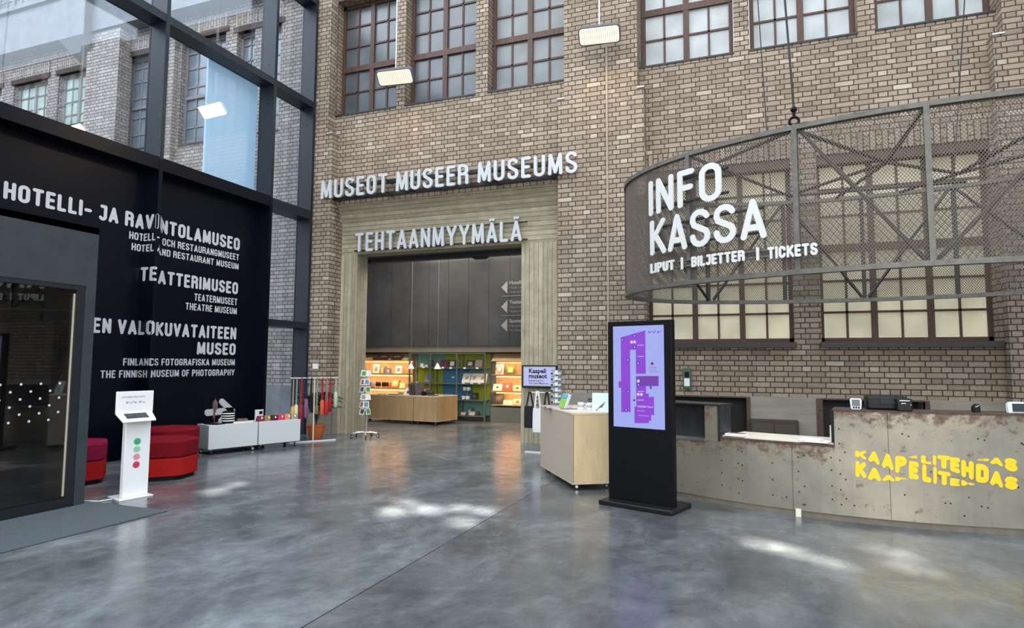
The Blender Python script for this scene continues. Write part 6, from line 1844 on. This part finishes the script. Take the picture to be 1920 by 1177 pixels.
mb = MB(); mb.tbox(E_ @ Matrix.Translation((0.02, -0.009, 0.03)), 0.07, 0.003, 0.07); mb.build('card_print', M['grey_plastic'], t)
t = thing('camera_toy', 'old black camera lying on the right shop counter', 'camera', (-7.52, 13.95, 0.692), 'goods on the shop counter')
mb = MB(); mb.box(-7.66, -7.36, 13.90, 14.02, 0.692, 0.80); mb.build('body', color('cam_black', (0.05, 0.045, 0.04)), t, bevel=0.015)
mb = MB(); mb.cyl((-7.56, 13.90, 0.745), (-7.57, 13.80, 0.745), 0.045, 20, 0.05); mb.build('lens', M['black_plastic'], t)
mb = MB(); mb.box(-7.58, -7.46, 13.92, 14.0, 0.80, 0.865); mb.build('finder', color('cam_grey', (0.13, 0.12, 0.11)), t, bevel=0.015)
mb = MB(); mb.lathe([(0.035, 0), (0.03, 0.10), (0.018, 0.15), (0.001, 0.15)], (-7.66, 14.08, 0.692), 14)
tag(mb.build('white_bottle', color('bottle_white', (0.5, 0.48, 0.44)), smooth=True), 'small pale bottle behind the black camera on the shop counter', 'bottle', 'goods on the shop counter')
for k, (x_, y_, sx2, sy2, c, lab) in enumerate(((-8.42, 13.95, 0.30, 0.2, (0.10, 0.07, 0.05), 'dark flat book on the left shop counter'), (-8.8, 13.98, 0.26, 0.2, (0.55, 0.40, 0.26), 'cream flat book on the left shop counter beside the spinner'), (-7.33, 13.88, 0.24, 0.16, (0.06, 0.055, 0.05), 'dark flat book on the right shop counter in front of the camera'), (-7.18, 14.05, 0.15, 0.2, (0.55, 0.5, 0.42), 'cream flat book at the right end of the shop counter'), (-7.17, 14.30, 0.12, 0.16, (0.32, 0.3, 0.27), 'grey flat book at the back right corner of the shop counter'))):
    mb = MB(); mb.tbox(rotz(x_, y_, 0.2 * math.sin(k * 3.0), 0.692), sx2, sy2, 0.02)
    tag(mb.build('flat_book', color('flat%d' % k, c)), lab, 'book', 'goods on the shop counter')
mb = MB(); mb.box(-8.30, -8.18, 13.86, 13.93, 0.692, 0.76); tag(mb.build('small_box', color('sbx', (0.3, 0.24, 0.2)), bevel=0.004), 'small brown box on the left shop counter near the white card', 'box', 'goods on the shop counter')

# cone lamps
def cone(x_, label):
    t = thing('cone_lamp', label, 'lamp', (x_, 14.0, 1.34), 'white cone lamps over the counter')
    mb = MB(); mb.lathe([(0.093, 0), (0.012, 0.15), (0.008, 0.15), (0.086, 0.0)], (x_, 14.0, 1.345), 24); mb.build('shade', M['cone_white'], t)
    mb = MB(); mb.cyl((x_, 14.0, 1.49), (x_, 14.0, 4.9), 0.0035, 6); mb.build('cord', color('grey_cord', (0.30, 0.29, 0.27)), t)


cone(-8.03, 'small white cone lamp over the left part of the shop counter')
cone(-7.28, 'small white cone lamp in front of the lime green panel')
lamp('shop_light', 'AREA', (-7.2, 13.4, 4.75), 190, (1.0, 0.92, 0.80), (-7.2, 13.4, 0), shape='RECTANGLE', size=4.5, size_y=1.6)
for x_ in (-7.4, -5.9):
    lamp('shop_spot', 'SPOT', (x_, 14.2, 4.6), 45, (1.0, 0.74, 0.46), (x_, 15.0, 3.3), spot_size=R(75), spot_blend=0.8, shadow_soft_size=0.05)

# arrows and museum names on the dark boards
ss = thing('direction_signs', 'pale arrows and museum names on the dark boards behind the shop doorway', 'sign', (-5.7, 14.99, 3.0))
ink = color('pale_grey_ink', (0.27, 0.27, 0.28)); ink2 = color('faint_ink', (0.15, 0.15, 0.155))
for zc_, name_, sub_ in ((3.44, 'Hotelli- ja ravintolamuseo', ('Hotell- och restaurangmuseet', 'Hotel and Restaurant Museum')), (2.94, 'Teatterimuseo', ('Teatermuseet', 'Theatre Museum')), (2.46, 'Suomen valokuvataiteen museo', ('Finlands fotografiska museum', 'The Finnish Museum of Photography'))):
    mb = MB(); mb.prism([(-5.99, zc_), (-5.82, zc_ + 0.165), (-5.82, zc_ - 0.165)], 14.985, 14.992, lambda u, v, a: (u, a, v)); mb.build('arrow', ink, ss)
    mb = MB(); flat_text(mb, name_, 0.125, lambda a, b, d: (-5.77 + a, 14.996, zc_ + 0.075 + b), 0, 'LEFT', 0.003); mb.build('name_line', ink, ss)
    for k, s_ in enumerate(sub_):
        mb = MB(); flat_text(mb, s_, 0.08, lambda a, b, d: (-5.77 + a, 14.99, zc_ - 0.04 - 0.11 * k + b), 0, 'LEFT', 0.001); mb.build('small_line', ink2, ss)
for z_ in (3.21, 2.71):
    mb = MB(); mb.box(-5.99, -4.6, 14.985, 14.992, z_ - 0.006, z_ + 0.006); mb.build('rule', ink, ss)

# ------------------------------------------------------------------ sunlight glints on the floor
for (x_, y_, z_), rad in SUN_SPOTS:
    s_ = Vector((x_ + 6.0, y_ - 7.0, 8.5)); d_ = (Vector((x_, y_, z_)) - s_).length
    lamp('sun_glint', 'SPOT', tuple(s_), 45000, (1.0, 0.95, 0.86), (x_, y_, z_), spot_size=2 * math.atan(4.6 * rad / d_), spot_blend=0.7, shadow_soft_size=0.10)
